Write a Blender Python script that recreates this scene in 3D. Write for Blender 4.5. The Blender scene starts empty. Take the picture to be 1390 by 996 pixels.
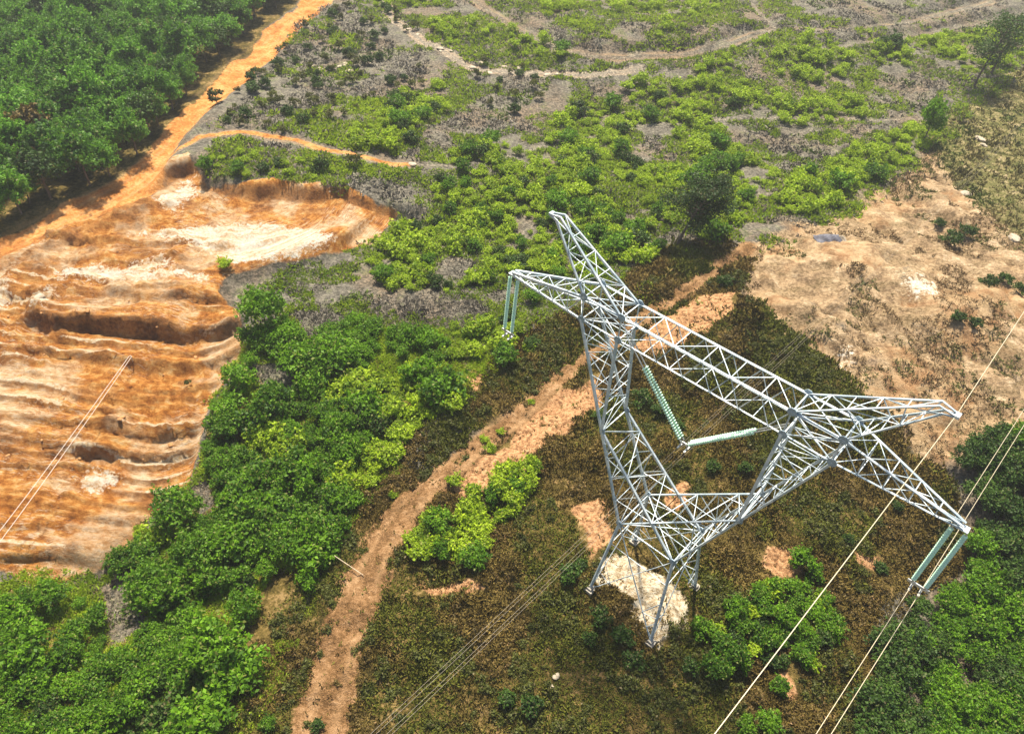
import bpy, math, random
import numpy as np
from mathutils import Vector, Matrix

# ------------------------------------------------------------------ camera, light, exposure
S = bpy.context.scene
COL = S.collection
FPX, PITCH, ROLL, CZ = 1028.437, 42.777, -3.001, 46.559
cam = bpy.data.cameras.new("camera")
cam.sensor_width = 36.0
cam.lens = FPX / 1390.0 * 36.0
cam.clip_start = 0.5
cam.clip_end = 9000
camo = bpy.data.objects.new("camera", cam)
COL.objects.link(camo)
camo.matrix_world = Matrix.Translation((0, 0, CZ)) @ Matrix.Rotation(math.radians(90 - PITCH), 4, 'X') @ Matrix.Rotation(math.radians(-ROLL), 4, 'Z')
S.camera = camo

SUN_DIR = Vector((-0.06, 0.46, 1.0)).normalized()       # towards the sun
world = bpy.data.worlds.new("World")
S.world = world
world.use_nodes = True
wn = world.node_tree
wn.nodes.clear()
wo = wn.nodes.new('ShaderNodeOutputWorld')
bg = wn.nodes.new('ShaderNodeBackground')
sky = wn.nodes.new('ShaderNodeTexSky')
sky.sky_type = 'NISHITA'
sky.sun_disc = False
sky.sun_elevation = math.asin(SUN_DIR.z)
sky.sun_rotation = math.atan2(SUN_DIR.x, SUN_DIR.y)
sky.dust_density = 3.0
sky.air_density = 1.2
bg.inputs['Strength'].default_value = 0.07
wn.links.new(sky.outputs[0], bg.inputs[0])
wn.links.new(bg.outputs[0], wo.inputs[0])
sl = bpy.data.lights.new("sun", 'SUN')
sl.energy = 5.0
sl.angle = math.radians(3.0)
sl.color = (1.0, 0.91, 0.76)
so = bpy.data.objects.new("sun", sl)
COL.objects.link(so)
so.rotation_euler = SUN_DIR.to_track_quat('Z', 'Y').to_euler()
S.view_settings.view_transform = 'Standard'
S.view_settings.look = 'None'
S.view_settings.gamma = 1
S.view_settings.exposure = 0.95
S.cycles.volume_bounces = 0
S.cycles.max_bounces = 5
S.cycles.diffuse_bounces = 3
S.cycles.transmission_bounces = 3
S.cycles.glossy_bounces = 2

# ------------------------------------------------------------------ numpy helpers
rng = np.random.default_rng(7)
random.seed(7)


def _hash(ix, iy, seed):
    h = (ix.astype(np.int64) * 374761393 + iy.astype(np.int64) * 668265263 + seed * 974634777) & 0xFFFFFFFF
    h = ((h ^ (h >> 13)) * 1274126177) & 0xFFFFFFFF
    h = (h ^ (h >> 16)) & 0xFFFFFFFF
    return h / 4294967295.0


def vnoise(x, y, seed=0):
    x = np.asarray(x, float); y = np.asarray(y, float)
    ix = np.floor(x); iy = np.floor(y)
    fx = x - ix; fy = y - iy
    fx = fx * fx * (3 - 2 * fx); fy = fy * fy * (3 - 2 * fy)
    a = _hash(ix, iy, seed); b = _hash(ix + 1, iy, seed)
    c = _hash(ix, iy + 1, seed); d = _hash(ix + 1, iy + 1, seed)
    return (a + (b - a) * fx) * (1 - fy) + (c + (d - c) * fx) * fy


def fbm(x, y, sc, oct=4, seed=0):
    x = np.asarray(x, float) / sc; y = np.asarray(y, float) / sc
    t = 0; a = 1; n = 0
    for i in range(oct):
        t = t + a * vnoise(x, y, seed + i * 17)
        n += a
        a *= 0.5
        x, y = x * 1.6 - y * 1.2 + 3.1, x * 1.2 + y * 1.6 + 7.7
    return t / n


def sstep(a, b, x):
    t = np.clip((x - a) / (b - a), 0, 1)
    return t * t * (3 - 2 * t)


def base_h(x, y):
    x = np.asarray(x, float); y = np.asarray(y, float)
    g = lambda cx, cy, sx, sy: np.exp(-((x - cx) / sx) ** 2 - ((y - cy) / sy) ** 2)
    z = -4.5 * g(-24, 34, 13, 18) - 2.0 * g(-45, 50, 22, 22)
    z = z - 5.0 * g(36, 22, 12, 16) + 2.2 * g(36, 62, 22, 15) - 1.5 * g(2, 14, 16, 9)
    z = z + 1.8 * g(-25, 92, 22, 12) - 2.2 * g(15, 102, 30, 14) + 2.6 * g(32, 134, 42, 13) - 1.0 * g(0, 75, 20, 9)
    z = z + 0.035 * np.clip(y - 120, 0, 260) + 0.3 * g(9, 30, 6, 6)
    return z


_a = math.radians(PITCH); _r = math.radians(ROLL)


def at(u, v, dz=0.0):
    """point on the land that the photograph shows at pixel (u, v)"""
    u2 = (u - 695) / FPX; v2 = (498 - v) / FPX
    U = u2 * math.cos(_r) + v2 * math.sin(_r); V = -u2 * math.sin(_r) + v2 * math.cos(_r)
    d = (U, math.cos(_a) + V * math.sin(_a), -math.sin(_a) + V * math.cos(_a))
    z = 0.0
    for _ in range(25):
        t = (CZ - z - dz) / max(-d[2], 0.12)
        z = 0.5 * z + 0.5 * float(base_h(d[0] * t, d[1] * t))
    return d[0] * t, d[1] * t


def atp(pts):
    return np.array([at(*p) for p in pts])


def to_px(x, y, z):
    Y = y; Z = z - CZ
    u = x; v = Y * math.sin(_a) + Z * math.cos(_a); d = Y * math.cos(_a) - Z * math.sin(_a)
    d = np.maximum(d, 0.1)
    u2 = u * math.cos(_r) - v * math.sin(_r); v2 = u * math.sin(_r) + v * math.cos(_r)
    return 695 + FPX * u2 / d, 498 - FPX * v2 / d


def sd_poly(P, x, y):
    """signed distance to a polygon, negative inside"""
    x = np.asarray(x, float); y = np.asarray(y, float)
    n = len(P)
    d = np.full(x.shape, 1e18); ins = np.zeros(x.shape, bool)
    for i in range(n):
        ax, ay = P[i]; bx, by = P[(i + 1) % n]
        ex, ey = bx - ax, by - ay
        t = np.clip(((x - ax) * ex + (y - ay) * ey) / (ex * ex + ey * ey + 1e-9), 0, 1)
        dx = x - ax - ex * t; dy = y - ay - ey * t
        d = np.minimum(d, dx * dx + dy * dy)
        c = ((ay > y) != (by > y)) & (x < ex * (y - ay) / (ey if abs(ey) > 1e-9 else 1e-9) + ax)
        ins ^= c
    d = np.sqrt(d)
    return np.where(ins, -d, d)


def sd_line(P, x, y):
    x = np.asarray(x, float); y = np.asarray(y, float)
    d = np.full(x.shape, 1e18)
    for i in range(len(P) - 1):
        ax, ay = P[i]; bx, by = P[i + 1]
        ex, ey = bx - ax, by - ay
        t = np.clip(((x - ax) * ex + (y - ay) * ey) / (ex * ex + ey * ey + 1e-9), 0, 1)
        dx = x - ax - ex * t; dy = y - ay - ey * t
        d = np.minimum(d, dx * dx + dy * dy)
    return np.sqrt(d)


# ------------------------------------------------------------------ the plan of the land (read off the photograph, turned into metres)
EXC = atp([(-400, 430), (-150, 400), (0, 345), (60, 322), (140, 290), (205, 268), (230, 238), (262, 228), (285, 258), (350, 262), (440, 268), (540, 296),
           (505, 325), (440, 350), (380, 366), (320, 388), (308, 412), (335, 440), (340, 490), (312, 520), (292, 560), (275, 620),
           (262, 672), (205, 715), (168, 760), (60, 802), (28, 790), (-40, 760), (-400, 740)])
ROAD = atp([(-300, 470), (-80, 395), (0, 352), (40, 336), (100, 312), (180, 280), (222, 255), (236, 225), (243, 192), (268, 165), (310, 135), (348, 97),
            (392, 58), (428, 24), (452, 0), (480, -30), (440, -30), (410, 2), (396, 18), (345, 58), (298, 100), (258, 142), (225, 178), (200, 212),
            (165, 238), (120, 264), (60, 294), (0, 324), (-80, 355), (-300, 430)])
SIDE = atp([(238, 220), (275, 198), (330, 190), (380, 196), (450, 214), (505, 226), (556, 232)])
TRACK = atp([(415, 1100), (438, 970), (462, 880), (492, 800), (525, 728), (562, 682), (612, 638), (652, 600), (702, 560), (762, 505), (825, 468), (900, 412), (965, 368), (1020, 330)])
FAR1 = atp([(522, -10), (530, 25), (575, 58), (640, 92), (700, 98), (800, 102), (870, 92)])
FAR2 = atp([(640, -10), (700, 30), (760, 60), (830, 72), (930, 68), (1000, 50), (1060, 32), (1160, 34), (1260, 18), (1350, -5)])
FAR3 = atp([(1020, -10), (1030, 12), (1055, 30), (1120, 40)])
FAR5 = atp([(1120, 60), (1200, 50), (1290, 34), (1400, 10)])
FAR6 = atp([(900, 20), (960, 5), (1010, -12)])
FAR4 = atp([(560, 232), (630, 228), (700, 208), (780, 190), (870, 172), (960, 162), (1060, 160), (1200, 166), (1260, 160)])
SCRUB = atp([(220, 1300), (270, 1000), (350, 870), (425, 780), (510, 650), (590, 560), (640, 500), (740, 440), (840, 400), (880, 345), (960, 322), (1010, 340),
             (1010, 395), (1060, 440), (1125, 492), (1190, 550), (1240, 615), (1290, 645), (1310, 760), (1190, 840), (1160, 1300)])
PALE = atp([(1000, 345), (1080, 305), (1150, 285), (1230, 228), (1275, 205), (1310, 262), (1390, 335), (1600, 430), (1600, 600), (1390, 572), (1325, 592), (1282, 640),
            (1240, 612), (1195, 550), (1130, 490), (1060, 440), (1020, 400)])
OLIVE = atp([(1262, 205), (1290, 150), (1390, 90), (1700, 40), (1800, 500), (1560, 470), (1390, 345), (1310, 270)])
PAD = atp([(800, 800), (808, 772), (832, 755), (866, 764), (902, 790), (934, 808), (928, 838), (895, 874), (874, 848), (856, 812), (830, 800)])
FORESTG = atp([(-400, 440), (-60, 372), (0, 345), (60, 312), (122, 280), (168, 250), (205, 218), (232, 180), (264, 140), (304, 98), (350, 56), (400, 10), (450, -45), (-300, -45)])
THICKG = atp([(-400, 1200), (-400, 790), (0, 796), (60, 812), (135, 798), (172, 752), (215, 722), (262, 685), (285, 620), (300, 560), (335, 515), (350, 480), (420, 445), (560, 450), (620, 490), (625, 560), (520, 690), (450, 790), (395, 880), (330, 1000), (270, 1200)])
BARE = [atp([(680, 600), (702, 560), (760, 528), (812, 512), (822, 538), (775, 578), (712, 618)]),
        atp([(852, 475), (900, 428), (955, 392), (1002, 392), (1004, 420), (965, 452), (900, 478)]),
        atp([(600, 660), (640, 622), (700, 600), (735, 640), (680, 660), (640, 690)]),
        atp([(1030, 760), (1045, 740), (1095, 748), (1090, 775), (1050, 785)]),
        atp([(782, 690), (815, 680), (835, 735), (800, 770)]),
        atp([(900, 660), (935, 650), (940, 690), (905, 700)]),
        atp([(560, 800), (640, 790), (655, 800), (570, 816)]),
        atp([(1165, 755), (1195, 752), (1200, 775), (1170, 775)]),
        atp([(1055, 905), (1075, 898), (1088, 935), (1066, 940)]),
        atp([(640, 480), (670, 470), (650, 540), (625, 520)])]
WHITE = [atp([(185, 322), (260, 312), (420, 312), (450, 340), (400, 360), (330, 372), (290, 350)]),
         atp([(170, 372), (235, 366), (240, 380), (180, 384)]), atp([(80, 388), (130, 378), (300, 392), (290, 402), (90, 400)]),
         atp([(215, 275), (262, 245), (268, 262), (235, 292)]), atp([(115, 650), (160, 645), (160, 668), (120, 670)]),
         atp([(-60, 400), (18, 398), (12, 420), (-60, 430)]), atp([(55, 422), (75, 424), (72, 442), (56, 440)]),
         atp([(1240, 388), (1280, 392), (1275, 402), (1245, 398)]), atp([(1138, 474), (1160, 478), (1160, 488), (1142, 484)])]
GREYP = [atp([(395, 440), (480, 380), (640, 400), (690, 440), (640, 450), (560, 455), (480, 440), (430, 480)]),
         atp([(540, 620), (580, 570), (625, 560), (650, 580), (600, 640), (560, 660)]),
         atp([(262, 675), (285, 660), (300, 700), (275, 720)]), atp([(130, 800), (180, 770), (205, 850), (150, 880)]),
         atp([(340, 515), (400, 500), (410, 540), (360, 545)])]
SPOIL = [atp(p) for p in ([(-60, 400), (0, 362), (100, 324), (180, 290), (222, 266), (228, 276), (185, 302), (100, 338), (0, 378), (-60, 412)], [(245, 215), (252, 190), (275, 175), (300, 178), (270, 198)],[(-60, 395), (0, 385), (70, 355), (90, 372), (60, 395), (10, 410)], [(105, 345), (135, 328), (215, 345), (265, 362), (255, 375), (180, 362), (120, 358)], [(20, 425), (60, 398), (80, 412), (75, 450), (30, 445)],
         [(-60, 480), (0, 488), (150, 492), (145, 500), (-60, 500)], [(50, 760), (90, 735), (170, 722), (215, 728), (170, 760), (100, 790)], [(130, 290), (160, 268), (212, 270), (205, 305), (165, 322)], [(20, 600), (60, 640), (45, 665), (0, 610)], [(60, 455), (140, 445), (160, 475), (80, 480)])]
MOUND = [atp([(u - w, v), (u - w * .4, v - h), (u + w * .5, v - h * .9), (u + w, v), (u + w * .4, v + h), (u - w * .5, v + h * .9)])
         for u, v, w, h in [(1192, 490, 30, 20), (1138, 448, 24, 16), (1235, 378, 22, 14), (1182, 342, 18, 10), (1095, 415, 22, 12)]]
WALLX, WALLY = atp([(200, 262), (262, 240), (285, 262), (350, 270), (440, 274), (545, 300), (600, 305)]).T
RISERS = [(338, .8, 5, -52, -26), (366, .5, 4, -60, -36), (420, 1.1, 6, -50, -23), (456, 1.9, 9, -44, -18), (496, .7, 5, -60, -23),
          (538, .35, 3, -60, -28), (588, .75, 5, -60, -26), (617, .9, 5, -50, -23), (705, .5, 4, -60, -25), (740, .35, 3, -60, -26), (778, .8, 4, -50, -26)]
RISERS = [(at(110, v)[1],) + tuple(r) for v, *r in RISERS]


ROADC = atp([(-300, 450), (-80, 374), (0, 338), (100, 288), (185, 240), (228, 200), (262, 150), (325, 85), (390, 34), (436, 0), (470, -35)])


def ruts(x, y):
    wv = .5 * (fbm(x, y, 7, 2, 231) - .5)
    q = np.zeros_like(x)
    for P_, offs in ((TRACK, (.75,)), (SIDE, (.55,)), (ROADC, (.7, 1.7)), (FAR2, (.7,)), (FAR1, (.6,))):
        dd = sd_line(P_, x, y) + wv
        for o_ in offs: q = np.maximum(q, np.exp(-((dd - o_) / .22) ** 2))
    return q * np.clip(2.2 * fbm(x, y, 3, 3, 232) - .5, 0, 1)


def s_coord(x, y):
    return y - 0.10 * np.clip(x + 31, 0, 40) ** 2 + 3.0 * (fbm(x, y, 11, 4, 5) - .5)


def zones(x, y):
    """masks of the kinds of ground, 0..1"""
    wx = x + 2.4 * (fbm(x, y, 5, 4, 31) - .5); wy = y + 2.4 * (fbm(x, y, 5, 4, 47) - .5)
    m = lambda P, soft=.5: sstep(soft * 2.2, -soft * 2.2, sd_poly(P, wx, wy))
    ml = lambda P, w, soft=.5: sstep(w + soft, w - soft, sd_line(P, x + .25 * (wx - x), y + .25 * (wy - y)))
    Z = {}
    Z['exc'] = m(EXC, .4)
    Z['road'] = np.maximum(m(ROAD, .5), ml(SIDE, .5, .55) * .85)
    tw = 1.8 - .9 * sstep(26, 50, y)
    Z['track'] = sstep(tw + 1.0, tw - .9, sd_line(TRACK, x + .3 * (wx - x), y + .3 * (wy - y)))
    Z['far'] = np.maximum.reduce([ml(FAR1, 1.1, .9) * (.55 + .45 * fbm(x, y, 6, 2, 3)), ml(FAR2, 1.2, 1.5) * .47 * (.7 + .5 * fbm(x, y, 4, 3, 4)), ml(FAR3, .8, .9) * .49, ml(FAR4, .35, .6) * .62 * (.8 + .4 * fbm(x, y, 5, 2, 4)), ml(FAR5, 1.0, 1.3) * .46, ml(FAR6, .9, 1) * .46])
    Z['scrub'] = np.maximum.reduce([m(SCRUB, .9), m(THICKG, .7), m(FORESTG, 1.0)])
    Z['pale'] = m(PALE, 1.2)
    Z['olive'] = m(OLIVE, 1.5)
    Z['bare'] = np.maximum.reduce([m(P, .4) for P in BARE])
    Z['white'] = np.maximum.reduce([m(P, 1.0) for P in WHITE]) * .93
    Z['pad'] = m(PAD, .35)
    Z['spoil'] = np.maximum.reduce([m(P, .6) for P in SPOIL]) * .8
    Z['grey'] = np.maximum.reduce([m(P, .6) for P in GREYP])
    Z['mound'] = np.maximum.reduce([m(P, .9) for P in MOUND])
    return Z


def height(x, y, full=False):
    x = np.asarray(x, float); y = np.asarray(y, float)
    z = base_h(x, y)
    near = sstep(400, 180, np.hypot(x, y - 70))
    ex = sstep(1.0, -1.5, sd_poly(EXC, x, y))
    s = s_coord(x, y)
    ris = np.zeros_like(z)
    for i, (s0, h, L, xa, xb) in enumerate(RISERS):
        win = sstep(xa - 4, xa, x) * sstep(xb + 3, xb - 2, x) * np.clip(1.3 * fbm(x, y * .3 + i * 9, 6, 3, 60 + i) + .3, .35, 1.25)
        d = s - s0 + 1.5 * (fbm(x, y, 6.0, 3, 70 + i) - .5) + .7 * (fbm(x, y, 1.3, 3, 170 + i) - .5)
        up = sstep(0, .25 * h + .2, d) * np.clip(1 - np.clip(d, 0, None) / (L * 1.6), 0, 1)
        z = z + h * up * win * ex
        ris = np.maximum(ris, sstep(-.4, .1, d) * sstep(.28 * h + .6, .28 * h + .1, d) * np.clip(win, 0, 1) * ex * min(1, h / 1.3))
    yl = np.interp(x, WALLX, WALLY)
    d = y - yl + 2.2 * (fbm(x, y, 3.5, 4, 90) - .5)
    win = sstep(WALLX[0] - 1, WALLX[0] + 2, x) * sstep(WALLX[-1] + 1, WALLX[-1] - 6, x)
    z = z + 1.75 * (.6 + .8 * fbm(x, y * .2, 5, 3, 92)) * sstep(0, .9 + .9 * fbm(x, y, 3, 2, 93), d) * np.exp(-np.clip(d, 0, None) / 14) * win
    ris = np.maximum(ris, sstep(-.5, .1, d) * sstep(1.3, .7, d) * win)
    # bank on the quarry's near right rim
    sdx = sd_poly(EXC, x, y)
    rim = sstep(-30, -22, x) * sstep(64, 58, y) * sstep(27, 33, y)
    z = z + 2.1 * sstep(-.9, .4, sdx) * np.exp(-np.clip(sdx, 0, None) / 7) * rim
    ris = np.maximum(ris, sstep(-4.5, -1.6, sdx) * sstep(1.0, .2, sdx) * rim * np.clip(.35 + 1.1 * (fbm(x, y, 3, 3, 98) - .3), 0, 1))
    # rough ground
    z = z + near * (1 - .7 * ex) * (.9 * (fbm(x, y, 9, 3, 11) - .5) + .42 * (fbm(x, y, 2.2, 3, 12) - .5) + .16 * (fbm(x, y, .7, 2, 13) - .5))
    clod = sstep(.44, .58, fbm(x, y, 5, 3, 141))
    z = z + ex * (.12 + .8 * clod) * (fbm(x, y, 1.0, 4, 15) - .5) + ex * .35 * clod * (1 - np.abs(fbm(x, y, .8, 3, 18) - .5) * 4)
    fr = (s + 1.3 * fbm(x, y, 8, 3, 33) + .25 * fbm(x, y, 1.0, 3, 36)) / 1.55
    lv = vnoise(np.floor(fr) * 3.7, x / 9.0, 37)
    fr = fr - np.floor(fr)
    lm = ex * np.clip(lv * 1.8 - .35, 0, 1) * sstep(66, 58, y)
    z = z + lm * .55 * (sstep(0, .12, fr) - fr)
    ledge = lm * sstep(.12, .2, fr) * sstep(.62, .3, fr) * np.clip(fbm(x, y, 5, 3, 39) * 3 - 1.0, 0, 1)  # ledge tops, where a cream highlight is painted into the earth colour
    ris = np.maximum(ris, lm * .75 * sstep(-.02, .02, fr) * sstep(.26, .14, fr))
    for P in SPOIL:
        q = sstep(.8, -1.5, sd_poly(P, x, y))
        z = z + q * (.55 + 1.0 * (fbm(x, y, 1.3, 3, 35) - .5))
    pl = sstep(1.5, -2, sd_poly(PALE, x, y))
    rg = 1 - np.abs(fbm(x * .8 + y * .6, (y * .8 - x * .6) * .45, 5.5, 4, 19) - .5) * 4
    z = z - pl * 1.0 * np.clip(rg, 0, 1) ** 3 + pl * .6 * (fbm(x, y, 1.3, 4, 20) - .5) + pl * 1.5 * (fbm(x, y, 4.2, 3, 22) - .5)
    scb = sstep(1.5, -1.5, sd_poly(SCRUB, x, y))
    z = z + scb * 1.3 * (fbm(x, y, 1.9, 3, 21) - .5)
    tr = sstep(3.2, 1.6, sd_line(TRACK, x, y))
    z = z - .22 * tr + .12 * tr * (fbm(x, y, .5, 2, 16) - .5)
    for P_, wd in ((FAR2, 3.0), (FAR5, 2.6), (FAR3, 2.0)):
        dd = sd_line(P_, x, y)
        z = z - .9 * sstep(wd, wd * .4, dd)
    rd = sstep(.5, -1.2, sd_poly(ROAD, x, y))
    rt_ = ruts(x, y)
    z = z - .14 * rt_
    z = z - .35 * rd
    for P in MOUND:
        z = z + .8 * sstep(1.6, -1.6, sd_poly(P, x, y))
    if full:
        return z, ris, s, ledge
    return z


def hz(x, y):
    return float(height(np.array([x]), np.array([y]))[0])


# ------------------------------------------------------------------ mesh and object helpers
def np_mesh(name, V, F, mat=None, col=None, smooth=False):
    """V (n,3); F (m,k) faces of k corners; col (n,4) point colours"""
    me = bpy.data.meshes.new(name)
    V = np.ascontiguousarray(V, np.float32); F = np.ascontiguousarray(F, np.int32)
    me.vertices.add(len(V)); me.vertices.foreach_set('co', V.ravel())
    k = F.shape[1]
    me.loops.add(F.size); me.loops.foreach_set('vertex_index', F.ravel())
    me.polygons.add(len(F))
    me.polygons.foreach_set('loop_start', np.arange(0, F.size, k, dtype=np.int32))
    me.polygons.foreach_set('loop_total', np.full(len(F), k, np.int32))
    if smooth:
        me.polygons.foreach_set('use_smooth', np.ones(len(F), bool))
    me.update(calc_edges=True)
    if col is not None:
        for nm, c in (col.items() if isinstance(col, dict) else [('tint', col)]):
            a = me.color_attributes.new(nm, 'FLOAT_COLOR', 'POINT')
            a.data.foreach_set('color', np.ascontiguousarray(c, np.float32).ravel())
    if mat: me.materials.append(mat)
    return me


def link(name, me, parent=None, loc=None):
    o = bpy.data.objects.new(name, me)
    COL.objects.link(o)
    if parent: o.parent = parent
    if loc is not None: o.location = loc
    return o


def tag(o, label=None, cat=None, group=None, kind=None):
    if label: o['label'] = label
    if cat: o['category'] = cat
    if group: o['group'] = group
    if kind: o['kind'] = kind
    return o


def empty(name, loc, rz=0.0):
    o = bpy.data.objects.new(name, None)
    o.empty_display_size = .2
    COL.objects.link(o)
    o.location = loc
    o.rotation_euler = (0, 0, rz)
    return o


# ------------------------------------------------------------------ materials
class G:
    def __init__(s, name):
        s.m = bpy.data.materials.new(name)
        s.m.use_nodes = True
        s.t = s.m.node_tree
        s.t.nodes.clear()
        s.out = s.n('OutputMaterial')

    def n(s, typ, **kw):
        x = s.t.nodes.new('ShaderNode' + typ)
        for k, v in kw.items(): setattr(x, k, v)
        return x

    def put(s, sock, v):
        if isinstance(v, bpy.types.NodeSocket): s.t.links.new(v, sock)
        elif isinstance(v, (tuple, list)): sock.default_value = (*v, 1.0)[:4] if len(sock.default_value) == 4 else v
        else: sock.default_value = v

    def noise(s, sc, det=4, rough=.6, vec=None, dist=0.0):
        x = s.n('TexNoise')
        x.inputs['Scale'].default_value = sc; x.inputs['Detail'].default_value = det
        x.inputs['Roughness'].default_value = rough; x.inputs['Distortion'].default_value = dist
        if vec is not None: s.t.links.new(vec, x.inputs['Vector'])
        return x.outputs['Fac']

    def math(s, op, a, b=0.0, clamp=False):
        x = s.n('Math', operation=op, use_clamp=clamp)
        s.put(x.inputs[0], a); s.put(x.inputs[1], b)
        return x.outputs[0]

    def mix(s, f, a, b):
        x = s.n('Mix', data_type='RGBA')
        s.put(x.inputs[0], f); s.put(x.inputs[6], a); s.put(x.inputs[7], b)
        return x.outputs[2]

    def rng(s, v, a, b, c=0.0, d=1.0):
        x = s.n('MapRange', interpolation_type='SMOOTHSTEP')
        s.put(x.inputs[0], v)
        for i, q in zip((1, 2, 3, 4), (a, b, c, d)): x.inputs[i].default_value = q
        return x.outputs[0]

    def ramp(s, v, stops, con=1.0):
        x = s.n('ValToRGB')
        if con != 1.0: v = s.math('ADD', s.math('MULTIPLY', s.math('SUBTRACT', v, .5), con), .5, True)
        e = x.color_ramp.elements
        while len(e) < len(stops): e.new(.5)
        for q, (p, c) in zip(e, stops): q.position = p; q.color = (*c, 1)
        s.put(x.inputs[0], v)
        return x.outputs[0]

    def bsdf(s, col, rough=.9, metal=0.0, bump=None, bs=.3, bd=.05, spec=.25):
        b = s.n('BsdfPrincipled')
        s.put(b.inputs['Base Color'], col)
        s.put(b.inputs['Roughness'], rough)
        b.inputs['Metallic'].default_value = metal
        b.inputs['Specular IOR Level'].default_value = spec
        if bump is not None:
            q = s.n('Bump'); q.inputs['Strength'].default_value = bs; q.inputs['Distance'].default_value = bd
            s.put(q.inputs['Height'], bump)
            s.t.links.new(q.outputs[0], b.inputs['Normal'])
        return b

    def done(s, b):
        s.t.links.new(b.outputs[0], s.out.inputs['Surface'])
        return s.m


def simple(name, col, rough=.7, metal=0.0, var=.15, sc=6.0, spec=.4):
    g = G(name)
    tc = g.n('TexCoord')
    n = g.noise(sc, 4, vec=tc.outputs['Object'])
    c2 = tuple(c * (1 - var * 2) for c in col)
    c = g.mix(g.rng(n, .3, .7), col, c2)
    return g.done(g.bsdf(c, rough, metal, spec=spec))


def mat_ground():
    g = G('ground')
    R_ = lambda v, st: g.ramp(v, st, 1.75)
    geo = g.n('NewGeometry')
    pos = geo.outputs['Position']
    za = g.n('Attribute', attribute_name='za'); zb = g.n('Attribute', attribute_name='zb'); zc = g.n('Attribute', attribute_name='zc')
    sa = g.n('SeparateColor'); sb = g.n('SeparateColor'); sc_ = g.n('SeparateColor')
    for a, b in ((za, sa), (zb, sb), (zc, sc_)): g.t.links.new(a.outputs['Color'], b.inputs[0])
    exc, road, track = sa.outputs; far = za.outputs['Alpha']
    scrub, pale, olive = sb.outputs; bare = zb.outputs['Alpha']
    white, pad, riser = sc_.outputs; scd = zc.outputs['Alpha']
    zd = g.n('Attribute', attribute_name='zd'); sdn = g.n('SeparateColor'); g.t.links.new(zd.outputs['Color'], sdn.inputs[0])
    big = g.noise(.09, 5, .6, pos); mid = g.noise(.55, 6, .65, pos); fine = g.noise(3.2, 6, .7, pos); tiny = g.noise(13, 4, .7, pos)

    def edge(mask, k=.55):
        q = g.math('ADD', mask, g.math('MULTIPLY', g.math('SUBTRACT', g.math('ADD', g.math('MULTIPLY', mid, .5), g.math('MULTIPLY', fine, .5)), .5), k * 2))
        return g.rng(q, .38, .62)
    # grey litter of the cleared slope
    col = R_(g.math('ADD', g.math('MULTIPLY', fine, .6), g.math('MULTIPLY', mid, .4)),
                 [(.30, (.06, .055, .040)), (.46, (.145, .132, .105)), (.57, (.22, .20, .155)), (.72, (.38, .33, .25))])
    col = g.mix(g.rng(big, .45, .62), col, R_(fine, [(.35, (.10, .085, .06)), (.55, (.22, .17, .12)), (.7, (.33, .25, .17))]))
    # low weeds thinly over it
    col = g.mix(g.math('MULTIPLY', g.rng(mid, .52, .66), .55), col, R_(fine, [(.3, (.05, .075, .02)), (.7, (.15, .18, .05))]))
    # far tracks
    col = g.mix(edge(far), col, R_(fine, [(.3, (.17, .15, .12)), (.55, (.30, .26, .20)), (.75, (.56, .46, .32))]))
    # olive grass hill
    col = g.mix(edge(olive), col, R_(g.math('ADD', g.math('MULTIPLY', fine, .5), g.math('MULTIPLY', mid, .5)),
                [(.32, (.06, .062, .02)), (.47, (.15, .145, .045)), (.58, (.25, .21, .09)), (.70, (.46, .36, .21))]))
    # pale dry hill
    col = g.mix(edge(pale), col, R_(g.math('ADD', g.math('MULTIPLY', fine, .45), g.math('MULTIPLY', mid, .55)),
                [(.28, (.12, .08, .04)), (.42, (.25, .17, .095)), (.52, (.40, .275, .155)), (.62, (.53, .385, .23)), (.74, (.68, .53, .35))]))
    mp = g.n('Mapping'); mp.inputs['Rotation'].default_value = (0, 0, .65); mp.inputs['Scale'].default_value = (.25, 1.2, 1)
    g.t.links.new(pos, mp.inputs[0])
    vein = g.noise(.55, 6, .7, mp.outputs[0], .6)
    col = g.mix(g.math('MULTIPLY', g.math('MULTIPLY', g.rng(vein, .47, .58), pale), .8), col, R_(fine, [(.35, (.14, .10, .045)), (.6, (.34, .24, .13))]))
    col = g.mix(g.math('MULTIPLY', g.math('MULTIPLY', g.rng(big, .50, .60), pale), .5), col, R_(mid, [(.35, (.42, .21, .09)), (.6, (.56, .38, .2))]))
    # brown scrub soil
    col = g.mix(edge(scrub), col, R_(g.math('ADD', g.math('MULTIPLY', fine, .45), g.math('MULTIPLY', mid, .55)),
                [(.28, (.035, .030, .008)), (.44, (.10, .075, .020)), (.56, (.19, .135, .04)), (.68, (.36, .24, .10))]))
    # bare pink-orange earth
    col = g.mix(edge(bare, .35), col, R_(fine, [(.3, (.20, .10, .045)), (.48, (.46, .24, .11)), (.66, (.62, .38, .19))]))
    # dirt track, stony
    st = g.math('ADD', g.math('MULTIPLY', tiny, .5), g.math('MULTIPLY', fine, .5))
    col = g.mix(edge(track, .8), col, R_(g.math('ADD', g.math('MULTIPLY', st, .65), g.math('MULTIPLY', mid, .35)), [(.30, (.07, .038, .014)), (.44, (.20, .108, .042)), (.55, (.34, .19, .085)), (.68, (.52, .335, .18))]))
    # excavation: earth in drawn-out bands
    cmb = g.n('CombineXYZ')
    sp = g.n('SeparateXYZ'); g.t.links.new(pos, sp.inputs[0])
    g.put(cmb.inputs[0], g.math('MULTIPLY', scd, 1.0)); g.put(cmb.inputs[1], g.math('MULTIPLY', sp.outputs[0], .22))
    band = g.noise(1.5, 5, .68, cmb.outputs[0], .25)
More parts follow.
